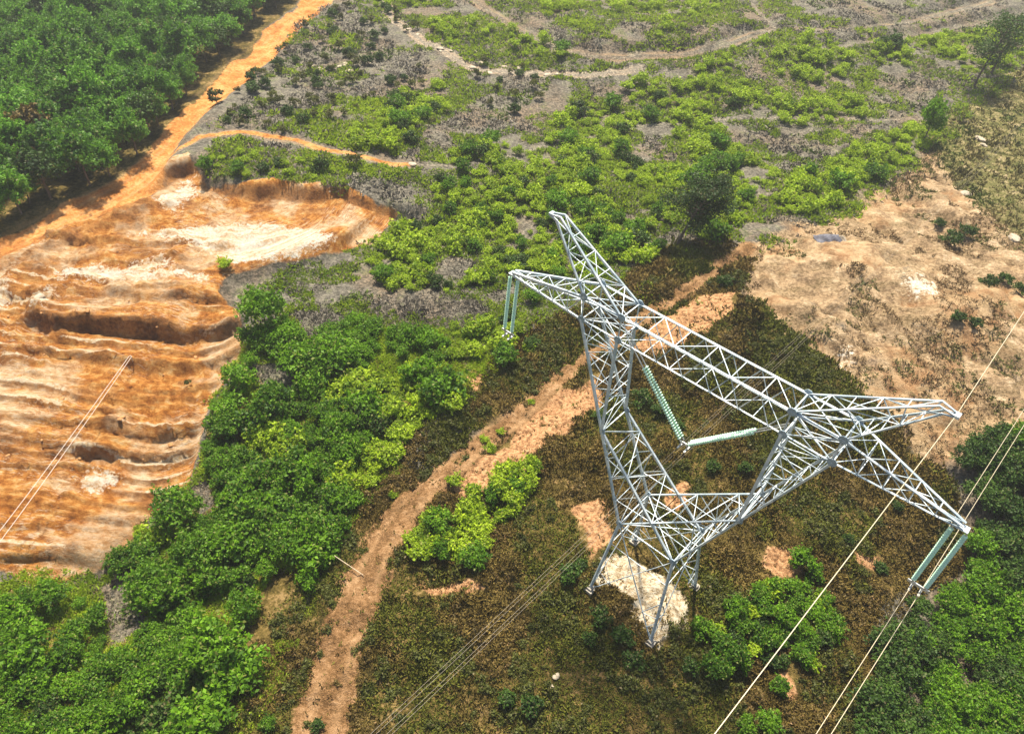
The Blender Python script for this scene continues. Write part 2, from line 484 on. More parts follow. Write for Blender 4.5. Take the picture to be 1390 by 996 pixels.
    band2 = g.noise(.42, 3, .6, cmb.outputs[0], .3)
    band3 = g.noise(5.0, 4, .7, cmb.outputs[0], .1)
    clods = g.noise(1.4, 7, .75, pos)
    soil = R_(g.math('ADD', g.math('ADD', g.math('MULTIPLY', clods, .45), g.math('MULTIPLY', band, .25)), g.math('MULTIPLY', mid, .3)),
                  [(.30, (.14, .05, .015)), (.42, (.42, .15, .028)), (.52, (.62, .27, .06)), (.61, (.76, .44, .15)), (.73, (.86, .68, .40))])
    patch = g.noise(.16, 4, .6, pos)
    soil = g.mix(g.math('MULTIPLY', g.rng(patch, .49, .60), .75), soil, R_(g.math('ADD', g.math('MULTIPLY', clods, .6), g.math('MULTIPLY', band3, .4)), [(.32, (.55, .30, .12)), (.5, (.78, .56, .33)), (.66, (.86, .74, .55))]))
    soil = g.mix(g.math('MULTIPLY', g.rng(g.noise(.23, 4, .6, pos), .55, .65), .5), soil, R_(clods, [(.35, (.16, .08, .04)), (.6, (.42, .21, .09))]))
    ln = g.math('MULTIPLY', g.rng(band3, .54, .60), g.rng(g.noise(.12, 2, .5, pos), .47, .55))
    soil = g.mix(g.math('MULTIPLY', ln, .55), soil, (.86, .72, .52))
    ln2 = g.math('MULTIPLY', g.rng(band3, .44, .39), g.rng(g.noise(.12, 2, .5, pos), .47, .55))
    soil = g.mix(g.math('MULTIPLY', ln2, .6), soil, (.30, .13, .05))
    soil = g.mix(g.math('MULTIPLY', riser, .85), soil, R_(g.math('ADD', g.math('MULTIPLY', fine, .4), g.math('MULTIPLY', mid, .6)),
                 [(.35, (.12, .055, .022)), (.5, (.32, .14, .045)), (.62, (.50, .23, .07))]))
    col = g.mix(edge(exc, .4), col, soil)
    col = g.mix(edge(white, 1.2), col, R_(g.math('ADD', g.math('MULTIPLY', band, .6), g.math('MULTIPLY', fine, .4)), [(.3, (.62, .36, .16)), (.45, (.78, .60, .40)), (.6, (.90, .82, .68))]))
    col = g.mix(edge(pad, .9), col, R_(fine, [(.28, (.34, .23, .12)), (.45, (.58, .46, .29)), (.62, (.76, .67, .50))]))
    # red road
    rd = R_(g.math('ADD', g.math('MULTIPLY', mid, .5), g.math('MULTIPLY', fine, .5)),
                [(.30, (.36, .13, .03)), (.5, (.60, .25, .065)), (.68, (.74, .42, .16))])
    col = g.mix(edge(road, .35), col, rd)
    col = g.mix(g.math('MULTIPLY', edge(sdn.outputs[1], .5), .8), col, R_(fine, [(.3, (.70, .44, .20)), (.6, (.88, .76, .55))]))  # cream earth along ledge tops, doubling as a painted highlight
    col = g.mix(g.math('MULTIPLY', sdn.outputs[0], .38), col, (.66, .42, .22))
    h = g.math('ADD', g.math('MULTIPLY', fine, .7), g.math('MULTIPLY', tiny, .3))
    h = g.math('ADD', h, g.math('MULTIPLY', g.math('ADD', clods, g.math('MULTIPLY', tiny, .45)), g.math('MULTIPLY', exc, .9)))
    return g.done(g.bsdf(col, .95, bump=h, bs=1.0, bd=.45, spec=.1))


def mat_leaf(name, lo, hi, trans=.3, dry=None, attr='tint', objvar=.35):
    """foliage: colour varies from leaf to leaf, clump to clump and plant to plant"""
    g = G(name)
    a = g.n('Attribute', attribute_name=attr)
    s = g.n('SeparateColor'); g.t.links.new(a.outputs['Color'], s.inputs[0])
    oi = g.n('ObjectInfo')
    v = g.math('ADD', g.math('MULTIPLY', s.outputs[0], .55), g.math('MULTIPLY', s.outputs[1], .45))
    v = g.math('ADD', v, g.math('MULTIPLY', g.math('SUBTRACT', oi.outputs['Random'], .5), objvar), clamp=True)
    col = g.mix(v, lo, hi)
    if dry: col = g.mix(g.math('MULTIPLY', g.rng(s.outputs[2], .86, .95), .8), col, dry)
    d = g.bsdf(col, .6, spec=.3)
    t = g.n('BsdfTranslucent')
    g.put(t.inputs['Color'], g.mix(.5, col, tuple(min(1, h * 1.6) for h in hi)))
    m = g.n('MixShader'); m.inputs[0].default_value = trans
    g.t.links.new(d.outputs[0], m.inputs[1]); g.t.links.new(t.outputs[0], m.inputs[2])
    return g.done(m)


M = {}
M['ground'] = mat_ground()
M['bark'] = simple('bark', (.16, .12, .09), .95, var=.3)
M['leaf_tree'] = mat_leaf('leaf_tree', (.014, .062, .004), (.165, .37, .020), .28, (.16, .15, .04), objvar=.65)
M['leaf_bush'] = mat_leaf('leaf_bush', (.009, .048, .002), (.16, .33, .005), .30, (.20, .20, .05))
M['leaf_lime'] = mat_leaf('leaf_lime', (.045, .12, .004), (.42, .56, .02), .32, (.30, .26, .08))
M['leaf_dark'] = mat_leaf('leaf_dark', (.010, .034, .004), (.07, .14, .012), .22, (.12, .10, .04))
M['leaf_gloom'] = mat_leaf('leaf_gloom', (.010, .030, .005), (.055, .11, .014), .15, (.10, .08, .03))
M['leaf_olive'] = mat_leaf('leaf_olive', (.030, .040, .005), (.135, .150, .020), .2, (.18, .14, .07))
M['leaf_rust'] = mat_leaf('leaf_rust', (.045, .034, .007), (.185, .130, .028), .2, (.3, .18, .08))
M['tuft'] = None


def mat_tuft(name, lo, mid_, hi, green):
    g = G(name)
    a = g.n('Attribute', attribute_name='tint')
    s = g.n('SeparateColor'); g.t.links.new(a.outputs['Color'], s.inputs[0])
    c = g.ramp(s.outputs[0], [(0, lo), (.45, mid_), (1, hi)])
    c = g.mix(g.rng(s.outputs[1], .55, .75), c, green)
    return g.done(g.bsdf(c, .85, spec=.1))


M['tuft'] = mat_tuft('dry_scrub', (.045, .036, .008), (.145, .105, .025), (.30, .22, .07), (.115, .125, .018))
M['litter'] = mat_tuft('cut_litter', (.08, .07, .055), (.20, .18, .145), (.40, .36, .28), (.12, .17, .03))
M['hilltuft'] = mat_tuft('hill_tuft', (.12, .085, .04), (.26, .18, .09), (.48, .36, .2), (.13, .14, .04))
M['weeds'] = mat_tuft('hill_grass', (.08, .07, .025), (.19, .165, .055), (.38, .30, .15), (.12, .15, .035))
M['cover'] = mat_leaf('low_cover', (.045, .11, .005), (.38, .50, .025), .3, (.24, .19, .09))
g = G('galvanised_steel')
tc = g.n('TexCoord')
nn = g.noise(1.1, 6, .7, vec=tc.outputs['Object'])
M['steel'] = g.done(g.bsdf(g.mix(g.rng(nn, .38, .62), (.66, .72, .74), (.36, .45, .50)), .5, .25, spec=.5))
M['plate'] = simple('plate_steel', (.34, .44, .52), .5, .4)
M['concrete'] = simple('concrete', (.42, .38, .31), .9, var=.2)
M['glass'] = simple('insulator_glass', (.58, .88, .66), .25, 0.0, var=.1, spec=.8)
M['cap'] = simple('insulator_cap', (.62, .64, .62), .4, .5)
M['wire'] = simple('aluminium_wire', (.62, .54, .38), .5, .3, var=.1)
M['wired'] = simple('dull_wire', (.30, .26, .20), .6, .2, var=.1)
M['wirew'] = simple('pale_wire', (.72, .62, .54), .5, .1, var=.1)
M['rock'] = simple('pale_rock', (.50, .42, .31), .95, var=.25, sc=2)
M['clod'] = simple('earth_clod', (.50, .26, .10), .95, var=.25, sc=2)
M['tarp'] = simple('grey_tarp', (.13, .13, .16), .6, var=.2, sc=2)
M['wood'] = simple('pale_wood', (.62, .50, .34), .8, var=.2, sc=5)

# ------------------------------------------------------------------ the ground: one sheet to the horizon
def axis(a, b, step, far):
    core = np.arange(a, b + step, step)
    lo = []; hi = []; d = step
    p = a
    while p > -far:
        d *= 1.25; p -= d; lo.append(p)
    d = step; p = core[-1]
    while p < far:
        d *= 1.25; p += d; hi.append(p)
    return np.concatenate([lo[::-1], core, hi])


xs = axis(-105, 118, .30, 4000)
ycore = [12.0]
while ycore[-1] < 178: ycore.append(ycore[-1] + .13 + .0022 * (ycore[-1] - 12))
lo = []; d = .3; p = 12.0
while p > -4000: d *= 1.25; p -= d; lo.append(p)
hi = []; d = .5; p = ycore[-1]
while p < 4000: d *= 1.25; p += d; hi.append(p)
ys = np.concatenate([lo[::-1], ycore, hi])
XX, YY = np.meshgrid(xs, ys)
gx, gy = XX.ravel(), YY.ravel()
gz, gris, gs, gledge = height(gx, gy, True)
Zn = zones(gx, gy)
n = len(gx); W_, H_ = len(xs), len(ys)
ii = (np.arange(H_ - 1)[:, None] * W_ + np.arange(W_ - 1)[None, :]).ravel()
F = np.stack([ii, ii + 1, ii + 1 + W_, ii + W_], 1)
bare_scr = Zn['scrub'] * (1 - Zn['grey'])
za = np.stack([Zn['exc'], Zn['road'], Zn['track'], Zn['far']], 1)
zb = np.stack([bare_scr, Zn['pale'] * (1 - .6 * Zn['mound']), Zn['olive'], Zn['bare']], 1)
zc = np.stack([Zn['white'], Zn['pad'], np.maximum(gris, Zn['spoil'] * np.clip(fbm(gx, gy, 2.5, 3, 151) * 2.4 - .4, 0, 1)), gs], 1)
rt = ruts(gx, gy)
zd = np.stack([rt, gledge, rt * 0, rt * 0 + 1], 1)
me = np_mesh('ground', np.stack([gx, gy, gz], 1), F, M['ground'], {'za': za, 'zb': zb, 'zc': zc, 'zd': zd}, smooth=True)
tag(link('ground', me), kind='structure')

# ------------------------------------------------------------------ plants
def leaf_quads(P, N, size, r, aspect=.6):
    """one bent-free diamond leaf clump per point P with normal N"""
    n = len(P)
    t = r.normal(size=(n, 3)); t -= (t * N).sum(1)[:, None] * N
    t /= np.linalg.norm(t, axis=1)[:, None] + 1e-9
    b = np.cross(N, t)
    s = size * r.uniform(.6, 1.35, n)[:, None]
    V = np.stack([P - t * s, P + b * s * aspect + N * s * .15, P + t * s, P - b * s * aspect + N * s * .15], 1).reshape(-1, 3)
    return V


def crown_points(seed, R, H, z0, nb, nl, low=.0, flat=1.0):
    """lumpy crown of nb lobes: leaf positions, normals and tints"""
    r = np.random.default_rng(seed)
    cs = []
    for i in range(nb):
        a = r.uniform(0, 2 * math.pi); q = math.sqrt(r.uniform(0, 1)) * .72 * R
        zz = z0 + H * (low + (1 - low) * r.uniform(.25, .80) * (1 - .45 * (q / R) ** 2))
        rr = R * r.uniform(.17, .36)
        cs.append((q * math.cos(a), q * math.sin(a), zz, rr, rr * r.uniform(.65, 1.0) * flat, r.uniform()))
    cs.append((0, 0, z0 + H * .48, R * .48, H * .32, r.uniform()))
    w = np.array([c[3] ** 2 for c in cs]); w /= w.sum()
    P = []; N = []; T = []
    nsp = nl // 22
    for c, k in zip(cs, np.random.default_rng(seed + 1).multinomial(nl - nsp * 9, w)):
        d = r.normal(size=(k, 3)); d /= np.linalg.norm(d, axis=1)[:, None]
        d[:, 2] = np.where(d[:, 2] < -.35, -d[:, 2], d[:, 2])
        bump = 1 + .30 * np.sin(d[:, :1] * 5 + c[5] * 9) * np.sin(d[:, 1:2] * 6 + c[5] * 5)
        rad = r.uniform(.45, 1.12, k)[:, None] ** .7 * bump
        P.append(np.array(c[:3]) + d * rad * np.array([c[3], c[3], c[4]]))
        nn = d * .6 + r.normal(size=(k, 3)) * .75 + np.array([0, 0, .45])
        N.append(nn / np.linalg.norm(nn, axis=1)[:, None])
        T.append(np.stack([np.full(k, c[5]), r.uniform(size=k), r.uniform(size=k), np.ones(k)], 1))
    # sprigs that break the outline
    ci = r.integers(len(cs), size=nsp)
    C = np.array(cs)[ci]
    d = r.normal(size=(nsp, 3)); d[:, 2] = np.abs(d[:, 2]) * .9 + .15; d /= np.linalg.norm(d, axis=1)[:, None]
    st = C[:, :3] + d * C[:, 3:4] * .75
    L = R * r.uniform(.12, .42, nsp)
    t = r.uniform(.1, 1, (nsp, 9))
    Q = st[:, None, :] + d[:, None, :] * (t * L[:, None])[:, :, None] + r.normal(size=(nsp, 9, 3)) * R * .035
    P.append(Q.reshape(-1, 3)); nn = r.normal(size=(nsp * 9, 3)) + np.array([0, 0, .6]); N.append(nn / np.linalg.norm(nn, axis=1)[:, None])
    T.append(np.stack([np.repeat(np.clip(C[:, 5] + r.uniform(-.1, .35, nsp), 0, 1), 9), r.uniform(size=nsp * 9), r.uniform(size=nsp * 9), np.ones(nsp * 9)], 1))
    return np.concatenate(P), np.concatenate(N), np.concatenate(T)


def crown_arrays(seed, R, H, z0, nb, nl, ls, low=0.0):
    P, N, T = crown_points(seed, R, H, z0, nb, nl, low)
    r = np.random.default_rng(seed + 5)
    V = leaf_quads(P, N, ls, r)
    F = np.arange(len(V)).reshape(-1, 4)
    return V, F, np.repeat(T, 4, 0)


def limb(bm, a, b, ra, rb, n=6):
    a = Vector(a); b = Vector(b); d = (b - a).normalized()
    x = d.orthogonal().normalized(); y = d.cross(x)
    q = []
    for p, r in ((a, ra), (b, rb)):
        q.append([bm.verts.new(p + (x * math.cos(t) + y * math.sin(t)) * r) for t in [i * 2 * math.pi / n for i in range(n)]])
    for i in range(n): bm.faces.new((q[0][i], q[0][(i + 1) % n], q[1][(i + 1) % n], q[1][i]))
    bm.faces.new(q[1])


import bmesh


def trunk_mesh(seed, H, r0, spread, lean=0.0, nlimb=5):
    rr = random.Random(seed)
    bm = bmesh.new()
    p = Vector((0, 0, -.4)); x = 0; y = 0
    k = 5
    pts = [p]
    for i in range(1, k + 1):
        x += lean * H / k + rr.uniform(-.05, .05) * H / k * 2; y += rr.uniform(-.05, .05) * H / k * 2
        pts.append(Vector((x, y, H * .85 * i / k)))
    for i in range(k): limb(bm, pts[i], pts[i + 1], r0 * (1 - .8 * i / k), r0 * (1 - .8 * (i + 1) / k))
    for i in range(nlimb):
        t = rr.uniform(.35, .9); j = min(int(t * k), k - 1)
        a = pts[j].lerp(pts[j + 1], t * k - j); ang = rr.uniform(0, 6.28)
        b = a + Vector((math.cos(ang) * spread * rr.uniform(.5, .9), math.sin(ang) * spread * rr.uniform(.5, .9), H * rr.uniform(.08, .22)))
        limb(bm, a, b, r0 * .35, r0 * .1, 5)
    me = bpy.data.meshes.new('trunk'); bm.to_mesh(me); bm.free()
    me.materials.append(M['bark'])
    return me


# families of prototypes: (crown mesh, stem mesh), unit scale in metres
FAM = {}


def fam(key, n, mat, R, H, z0, nb, nl, ls, trunk=(2, .06, .5), low=0.0):
    out = []
    for i in range(n):
        sd = abs(hash(key)) % 997 if False else sum(map(ord, key)) * 13 + i * 101
        V, Fc, T = crown_arrays(sd, R * (1 + .12 * ((i * 37 % 5) - 2) / 2), H, z0, nb, nl, ls, low)
        cm = np_mesh(key + '_crown', V, Fc, M[mat], T)
        tm = trunk_mesh(sd, trunk[0], trunk[1], trunk[2])
        out.append((cm, tm, (V, Fc, T)))
    FAM[key] = out


fam('tree', 6, 'leaf_tree', 2.6, 5.6, .9, 30, 4200, .17, (5.5, .13, 1.6), .05)
fam('tree_dark', 2, 'leaf_dark', 2.5, 5.0, .9, 26, 3200, .17, (5.5, .13, 1.6), .05)
fam('tree_rust', 1, 'leaf_rust', 2.4, 3.6, 2.6, 11, 900, .25, (5.5, .13, 1.6), .05)
fam('bush', 6, 'leaf_bush', 1.15, 1.6, .05, 22, 2200, .088, (1.2, .05, .6))
fam('lime', 5, 'leaf_lime', 1.05, 1.2, .0, 18, 1300, .095, (.9, .04, .5))
fam('dark', 4, 'leaf_dark', 1.0, 1.3, .0, 16, 1300, .09, (.9, .04, .5))
fam('sap', 3, 'leaf_olive', .7, 1.2, .1, 9, 500, .09, (1.0, .04, .3))
fam('young', 5, 'leaf_bush', 1.7, 2.6, .5, 30, 3800, .11, (2.6, .08, .9), .0)
fam('young_dark', 3, 'leaf_dark', 1.6, 2.3, .5, 26, 3000, .11, (2.6, .08, .9), .0)


REG = []


def plant(name, famkey, x, y, sc, label, cat, group, i=None, crown='crown', stem='stem', hs=1.0, stems=True):
    f = FAM[famkey]
    cm, tm, _ = f[(random.randrange(len(f)) if i is None else i) % len(f)]
    o = empty(name, (x, y, hz(x, y) - .05), random.uniform(0, 6.28))
    o.scale = (sc, sc, sc * hs)
    tag(o, label, cat, group)
    REG.append((o, label, x, y, sc, group))
    link(crown, cm, o)
    if stems: link(stem, tm, o)
    return o


def scatter(P, spacing, seed, thr=0.0, nsc=6.0, jit=.45, nseed=3):
    """jittered grid of points inside polygon P, thinned to patches"""
    r = np.random.default_rng(seed)
    x0, y0 = P.min(0); x1, y1 = P.max(0)
    X, Y = np.meshgrid(np.arange(x0, x1, spacing), np.arange(y0, y1, spacing * .87))
    X[1::2] += spacing / 2
    X = X.ravel() + r.uniform(-jit, jit, X.size) * spacing; Y = Y.ravel() + r.uniform(-jit, jit, Y.size) * spacing
    k = sd_poly(P, X, Y) < 0
    if thr > 0: k &= fbm(X, Y, nsc, 3, nseed) > thr
    return X[k], Y[k]


def in_frame(x, y, z=0, mg=15):
    u, v = to_px(np.asarray(x), np.asarray(y), z)
    return (u > -mg) & (u < 1390 + mg) & (v > -mg) & (v < 996 + mg)


def merged(name, lst, mat, kindlabel):
    """plants too many to count, as one stuff object; lst of (fam, x, y, sc)"""
    Vs = []; Fs = []; Ts = []; off = 0
    r = np.random.default_rng(99)
    xs_ = np.array([l[1] for l in lst]); ys_ = np.array([l[2] for l in lst])
    zs_ = height(xs_, ys_)
    for (fk, x, y, sc), z in zip(lst, zs_):
        f = FAM[fk][r.integers(len(FAM[fk]))][2]
        V, Fc, T = f
        a = r.uniform(0, 6.28); c, s = math.cos(a), math.sin(a)
        keep = r.uniform(size=len(Fc)) < .6
        idx = (np.nonzero(keep)[0][:, None] * 4 + np.arange(4)).ravel()
        v = V[idx] * sc
        v = np.stack([v[:, 0] * c - v[:, 1] * s + x, v[:, 0] * s + v[:, 1] * c + y, v[:, 2] + z - .05], 1)
        t = T[idx].copy(); t[:, 0] = np.clip(t[:, 0] + r.uniform(-.3, .3), 0, 1)
        Vs.append(v); Ts.append(t); Fs.append(np.arange(len(v)).reshape(-1, 4) + off); off += len(v)
    me = np_mesh(name, np.concatenate(Vs), np.concatenate(Fs), M[mat], np.concatenate(Ts))
    o = link(name, me)
    tag(o, kindlabel[0], kindlabel[1], kind='stuff')
    return o


# --- plantation forest, top left
FOREST = atp([(-500, 330), (-160, 372), (0, 338), (62, 304), (122, 272), (164, 244), (202, 212), (228, 175), (262, 136), (302, 94), (348, 52), (398, 8), (440, -45), (-200, -45)])
FRONT = atp([(0, 338), (62, 304), (122, 272), (164, 244), (202, 212), (228, 175), (262, 136), (302, 94), (348, 52), (398, 8)])
fx_, fy_ = scatter(FOREST, 3.35, 1, jit=.36)
dfront = sd_line(FRONT, fx_, fy_)
keep = dfront > 1.5
fx_, fy_, dfront = fx_[keep], fy_[keep], dfront[keep]
vis = in_frame(fx_, fy_, 5, 25)
rust_xy = at(60, 215)
stuff_trees = []
idx = np.argsort(np.hypot(fx_, fy_))
cnt = 0
for k in idx:
    x, y = fx_[k], fy_[k]
    sc = random.choice([.68, .78, .86, .95, 1.12]) * random.uniform(.94, 1.06)
    if vis[k] and cnt < 285:
        cnt += 1
        drust = math.hypot(x - rust_xy[0], y - rust_xy[1])
        fk = 'tree_dark' if random.random() < .13 else 'tree'
        if drust < 2.4: continue
        if dfront[k] < 6:
            lab, grp = 'rounded green tree on the front edge of the plantation beside the orange road', 'edge trees of the plantation beside the road'
        elif fk == 'tree_dark':
            lab, grp = 'darker duller crowned tree inside the plantation canopy', 'darker trees inside the plantation'
        else:
            lab, grp = 'rounded green tree inside the closed plantation canopy', 'trees inside the plantation'
        plant('plantation_tree', fk, x, y, sc, lab, 'tree', grp, crown='crown', stem='trunk', hs=random.uniform(.95, 1.2))
    elif in_frame(x, y, 5, 260):
        stuff_trees.append(('tree', x, y, sc))
plant('plantation_tree', 'tree_rust', rust_xy[0], rust_xy[1], 1.1, 'withering tree with reddish brown crown among green plantation trees', 'tree', None, crown='crown', stem='trunk')
merged('far_forest', stuff_trees, 'leaf_tree', ('green plantation canopy carrying on past the countable trees', 'forest'))

# --- dense bushes between the quarry and the dirt track
THICK = atp([(-200, 1200), (-200, 800), (0, 795), (60, 812), (135, 798), (172, 745), (215, 722), (262, 690), (285, 620), (300, 560), (330, 525), (345, 480), (420, 445), (500, 442), (560, 452),
             (600, 470), (620, 520), (622, 565), (580, 600), (540, 640), (500, 680), (468, 720), (430, 790), (395, 850), (340, 905), (310, 960), (270, 1010), (250, 1200)])
bx, by = scatter(THICK, 1.32, 2, jit=.42)
gap = np.minimum.reduce([sd_poly(P, bx, by) for P in GREYP])
dtr = sd_line(TRACK, bx, by)
keep = (gap > .1) & (fbm(bx, by, 4, 3, 8) > .30) & (dtr > 2.9)
bx, by = bx[keep], by[keep]
order = np.argsort(np.hypot(bx, by))
vis = in_frame(bx, by, 1, 10)
cnt = 0; rest = []
for k in order:
    x, y = bx[k], by[k]
    u, v = to_px(x, y, 0)
    r_ = random.random()
    big = fbm(x, y, 9, 2, 77)
    lime = fbm(x, y, 7, 3, 21) > .53 and y > 30
    sc = random.choice([.6, .75, .9, 1.0, 1.15, 1.45]) * random.uniform(.9, 1.12) * (1.12 if big > .5 else .85)
    if vis[k] and cnt < 290:
        cnt += 1
        if y < 27: lab, grp = 'dense green bush in the lower left corner thicket', 'bushes of the lower left thicket'
        elif y < 40: lab, grp = 'dense green bush in the thicket between the quarry and the dirt track', 'bushes between quarry and track'
        else: lab, grp = 'leafy green bush in the thicket on the slope above the quarry bend', 'bushes above the quarry bend'
        if lime: lab = lab.replace('dense green', 'bright yellow green').replace('leafy green', 'bright yellow green'); grp = 'yellow green ' + grp
        if r_ < .13 and not lime: fk = 'young'; sc *= .85; lab = lab.replace('dense', 'taller').replace('leafy', 'taller'); grp = 'taller ' + grp
        else: fk = 'lime' if lime else ('dark' if r_ < .22 else 'bush')
        plant('thicket_bush', fk, x, y, sc, lab, 'bush', grp, stems=y < 45)
    else:
        rest.append(('bush', x, y, sc))
if rest: merged('bush_thicket', rest, 'leaf_bush', ('green bushes filling the back and margins of the left thicket', 'thicket'))

# --- mid slope scrub
MID = [(atp([(380, 375), (470, 345), (540, 305), (570, 268), (640, 245), (720, 215), (830, 235), (900, 250), (1000, 215), (1060, 240), (1040, 290), (960, 330), (880, 350), (800, 385), (700, 375), (640, 400), (560, 400), (500, 385)]), 1.45, .40),
       (atp([(640, 245), (600, 215), (700, 190), (760, 150), (850, 112), (950, 92), (1060, 130), (1210, 150), (1190, 165), (1060, 172), (1000, 215), (900, 250), (830, 235), (720, 215)]), 1.6, .42),
       (atp([(1050, 265), (1090, 240), (1160, 205), (1240, 170), (1262, 190), (1230, 225), (1160, 262), (1100, 290), (1050, 282)]), 1.4, .25),
       (atp([(465, 190), (500, 160), (560, 115), (600, 110), (615, 150), (570, 175), (540, 210), (480, 212)]), 1.6, .38),
       (atp([(275, 245), (300, 220), (380, 222), (450, 235), (540, 245), (600, 240), (640, 262), (560, 275), (500, 268), (400, 262), (290, 252)]), 1.7, .42),
       (atp([(960, 88), (1020, 52), (1120, 50), (1210, 60), (1300, 42), (1460, 30), (1460, 80), (1330, 100), (1260, 92), (1180, 98), (1060, 120)]), 1.9, .40),
       (atp([(500, 25), (600, 60), (680, 85), (840, 95), (760, 60), (640, 20), (560, -20), (480, -20)]), 2.6, .50),
       (atp([(700, -20), (760, 30), (840, 55), (900, 55), (1000, 20), (980, -20)]), 2.4, .48),
       (atp([(570, 455), (640, 440), (700, 430), (730, 470), (690, 515), (655, 500), (620, 500)]), 1.5, .42)]
LABS = [('yellow green shrub in the wide scrub belt behind the pylon', 'shrubs of the scrub belt behind the pylon'),
        ('yellow green shrub on the middle slope beyond the narrow cross path', 'shrubs of the middle slope'),
        ('yellow green shrub in the narrow strip left of the pale hill', 'shrubs of the strip by the pale hill'),
        ('yellow green shrub in the island patch on the grey slope', 'shrubs of the island patch on the grey slope'),
        ('green shrub between the curved side road and the quarry wall', 'shrubs above the quarry wall'),
        ('yellow green shrub in the distant band below the far track', 'shrubs of the distant band'),
        ('small green shrub on the grey hillside inside the far track bend', 'shrubs inside the far track bend'),
        ('small green shrub on the farthest hillside at the top', 'shrubs of the farthest hillside'),
        ('green shrub on the track shoulder left of the insulator string', 'shrubs of the track shoulder')]
cand = []
for zi, (P, sp, thr) in enumerate(MID):
    X, Y = scatter(P, sp, 40 + zi, thr, 6.0, .45, 300)
    for x, y in zip(X, Y):
        if float(sd_line(TRACK, np.array([x]), np.array([y]))[0]) < 2.2 or float(sd_line(SIDE, np.array([x]), np.array([y]))[0]) < 1.6: continue
        if float(sd_poly(EXC, np.array([x]), np.array([y]))[0]) < .8: continue
        sc = random.choice([.4, .55, .7, .85, 1.0, 1.25]) * random.uniform(.9, 1.1) * (.8 + .5 * float(fbm(x, y, 5, 2, 55)))
        cand.append((math.hypot(x, y) / sc, x, y, sc, zi))
cand.sort()
rest = []; cnt = 0
for key, x, y, sc, zi in cand:
    r_ = random.random()
    fk = 'dark' if r_ < .12 else ('bush' if r_ < .34 else 'lime')
    if cnt < 295 and in_frame(x, y, 0, 5):
        cnt += 1
        lab, grp = LABS[zi]
        if fk == 'dark': lab = 'dark ' + lab.replace('yellow green', 'green'); grp = 'dark ' + grp
        elif fk == 'bush': lab = 'mid ' + lab.replace('yellow green', 'green'); grp = 'mid green ' + grp
        plant('hillside_shrub', fk, x, y, sc, lab, 'shrub', grp, stems=False)
    else:
        rest.append(('lime' if r_ > .2 else 'bush', x, y, sc))
merged('scrub_cover', rest, 'leaf_lime', ('low yellow green scrub spreading over the middle and far slopes', 'scrub'))

# --- dark saplings dotted over the grey slope
GS = atp([(300, 180), (330, 110), (420, 30), (500, -10), (620, 60), (760, 110), (700, 170), (600, 215), (480, 222), (380, 190)])
X, Y = scatter(GS, 3.6, 60, .38, 9, .48, 12)
for x, y in zip(X, Y):
    plant('sapling', random.choice(['sap', 'sap', 'dark']), x, y, random.uniform(.7, 1.35), 'small olive sapling dotted on the cleared grey slope', 'sapling', 'saplings on the cleared slope', stems=False)

# --- clump of bushes at the right side of the track
CL = atp([(560, 762), (556, 735), (585, 700), (612, 690), (640, 670), (690, 640), (728, 628), (726, 655), (700, 690), (672, 720), (650, 770), (600, 772)])
X, Y = scatter(CL, 1.15, 70, 0)
for x, y in zip(X, Y):
    plant('leafy_bush', 'lime' if random.random() < .75 else 'bush', x, y, random.uniform(.75, 1.1), 'bright lime green bush in the clump at the right edge of the dirt track', 'bush', 'lime bushes right of the track')
for u, v, sc in [(618, 660, .8), (665, 610, .6), (680, 585, .45), (658, 598, .45), (720, 545, .4)]:
    x, y = at(u, v)
    plant('leafy_bush', 'lime', x, y, sc, 'small lime bush alone on the bare orange bank beside the track', 'bush', 'small bushes on the orange bank')

# --- woods at the lower right
WD = atp([(1150, 1300), (1165, 940), (1185, 870), (1230, 832), (1280, 800), (1310, 745), (1318, 690), (1300, 640), (1300, 605), (1330, 590), (1390, 585), (1560, 600), (1600, 1300)])
X, Y = scatter(WD, 1.75, 80, 0, jit=.4)
k = in_frame(X, Y, 1.5, 45); k2 = in_frame(X, Y, 1.5, 320) & ~k
merged('wood_canopy', [('young', a_, b_, random.uniform(.65, .95)) for a_, b_ in zip(X[k2], Y[k2])], 'leaf_bush', ('green wood carrying on past the right and bottom margins', 'wood'))
for x, y in zip(X[k], Y[k]):
    d_ = fbm(x, y, 5, 3, 66) < .48
    edge_ = float(sd_poly(WD, np.array([x]), np.array([y]))[0]) > -1.8
    lab = ('dark' if d_ else 'fresh') + ' green young tree ' + ('on the near edge of the lower right wood' if edge_ else 'inside the lower right wood')
    plant('young_tree', 'young_dark' if d_ else 'young', x, y, random.uniform(.62, .98), lab, 'tree', ('dark ' if d_ else 'fresh ') + ('edge' if edge_ else 'inner') + ' trees of the lower right wood', stem='trunk')
BR = atp([(925, 905), (960, 850), (1010, 820), (1065, 790), (1125, 790), (1130, 850), (1100, 905), (1020, 900), (960, 925)])
X, Y = scatter(BR, 1.15, 82, .25, 3)
for x, y in zip(X, Y):
    r_ = random.random()
    plant('leafy_bush', 'bush' if r_ < .6 else ('dark' if r_ < .8 else 'lime'), x, y, random.uniform(.6, .95), 'green bush in the patch right of the pylon foot', 'bush', 'bushes right of the pylon foot')
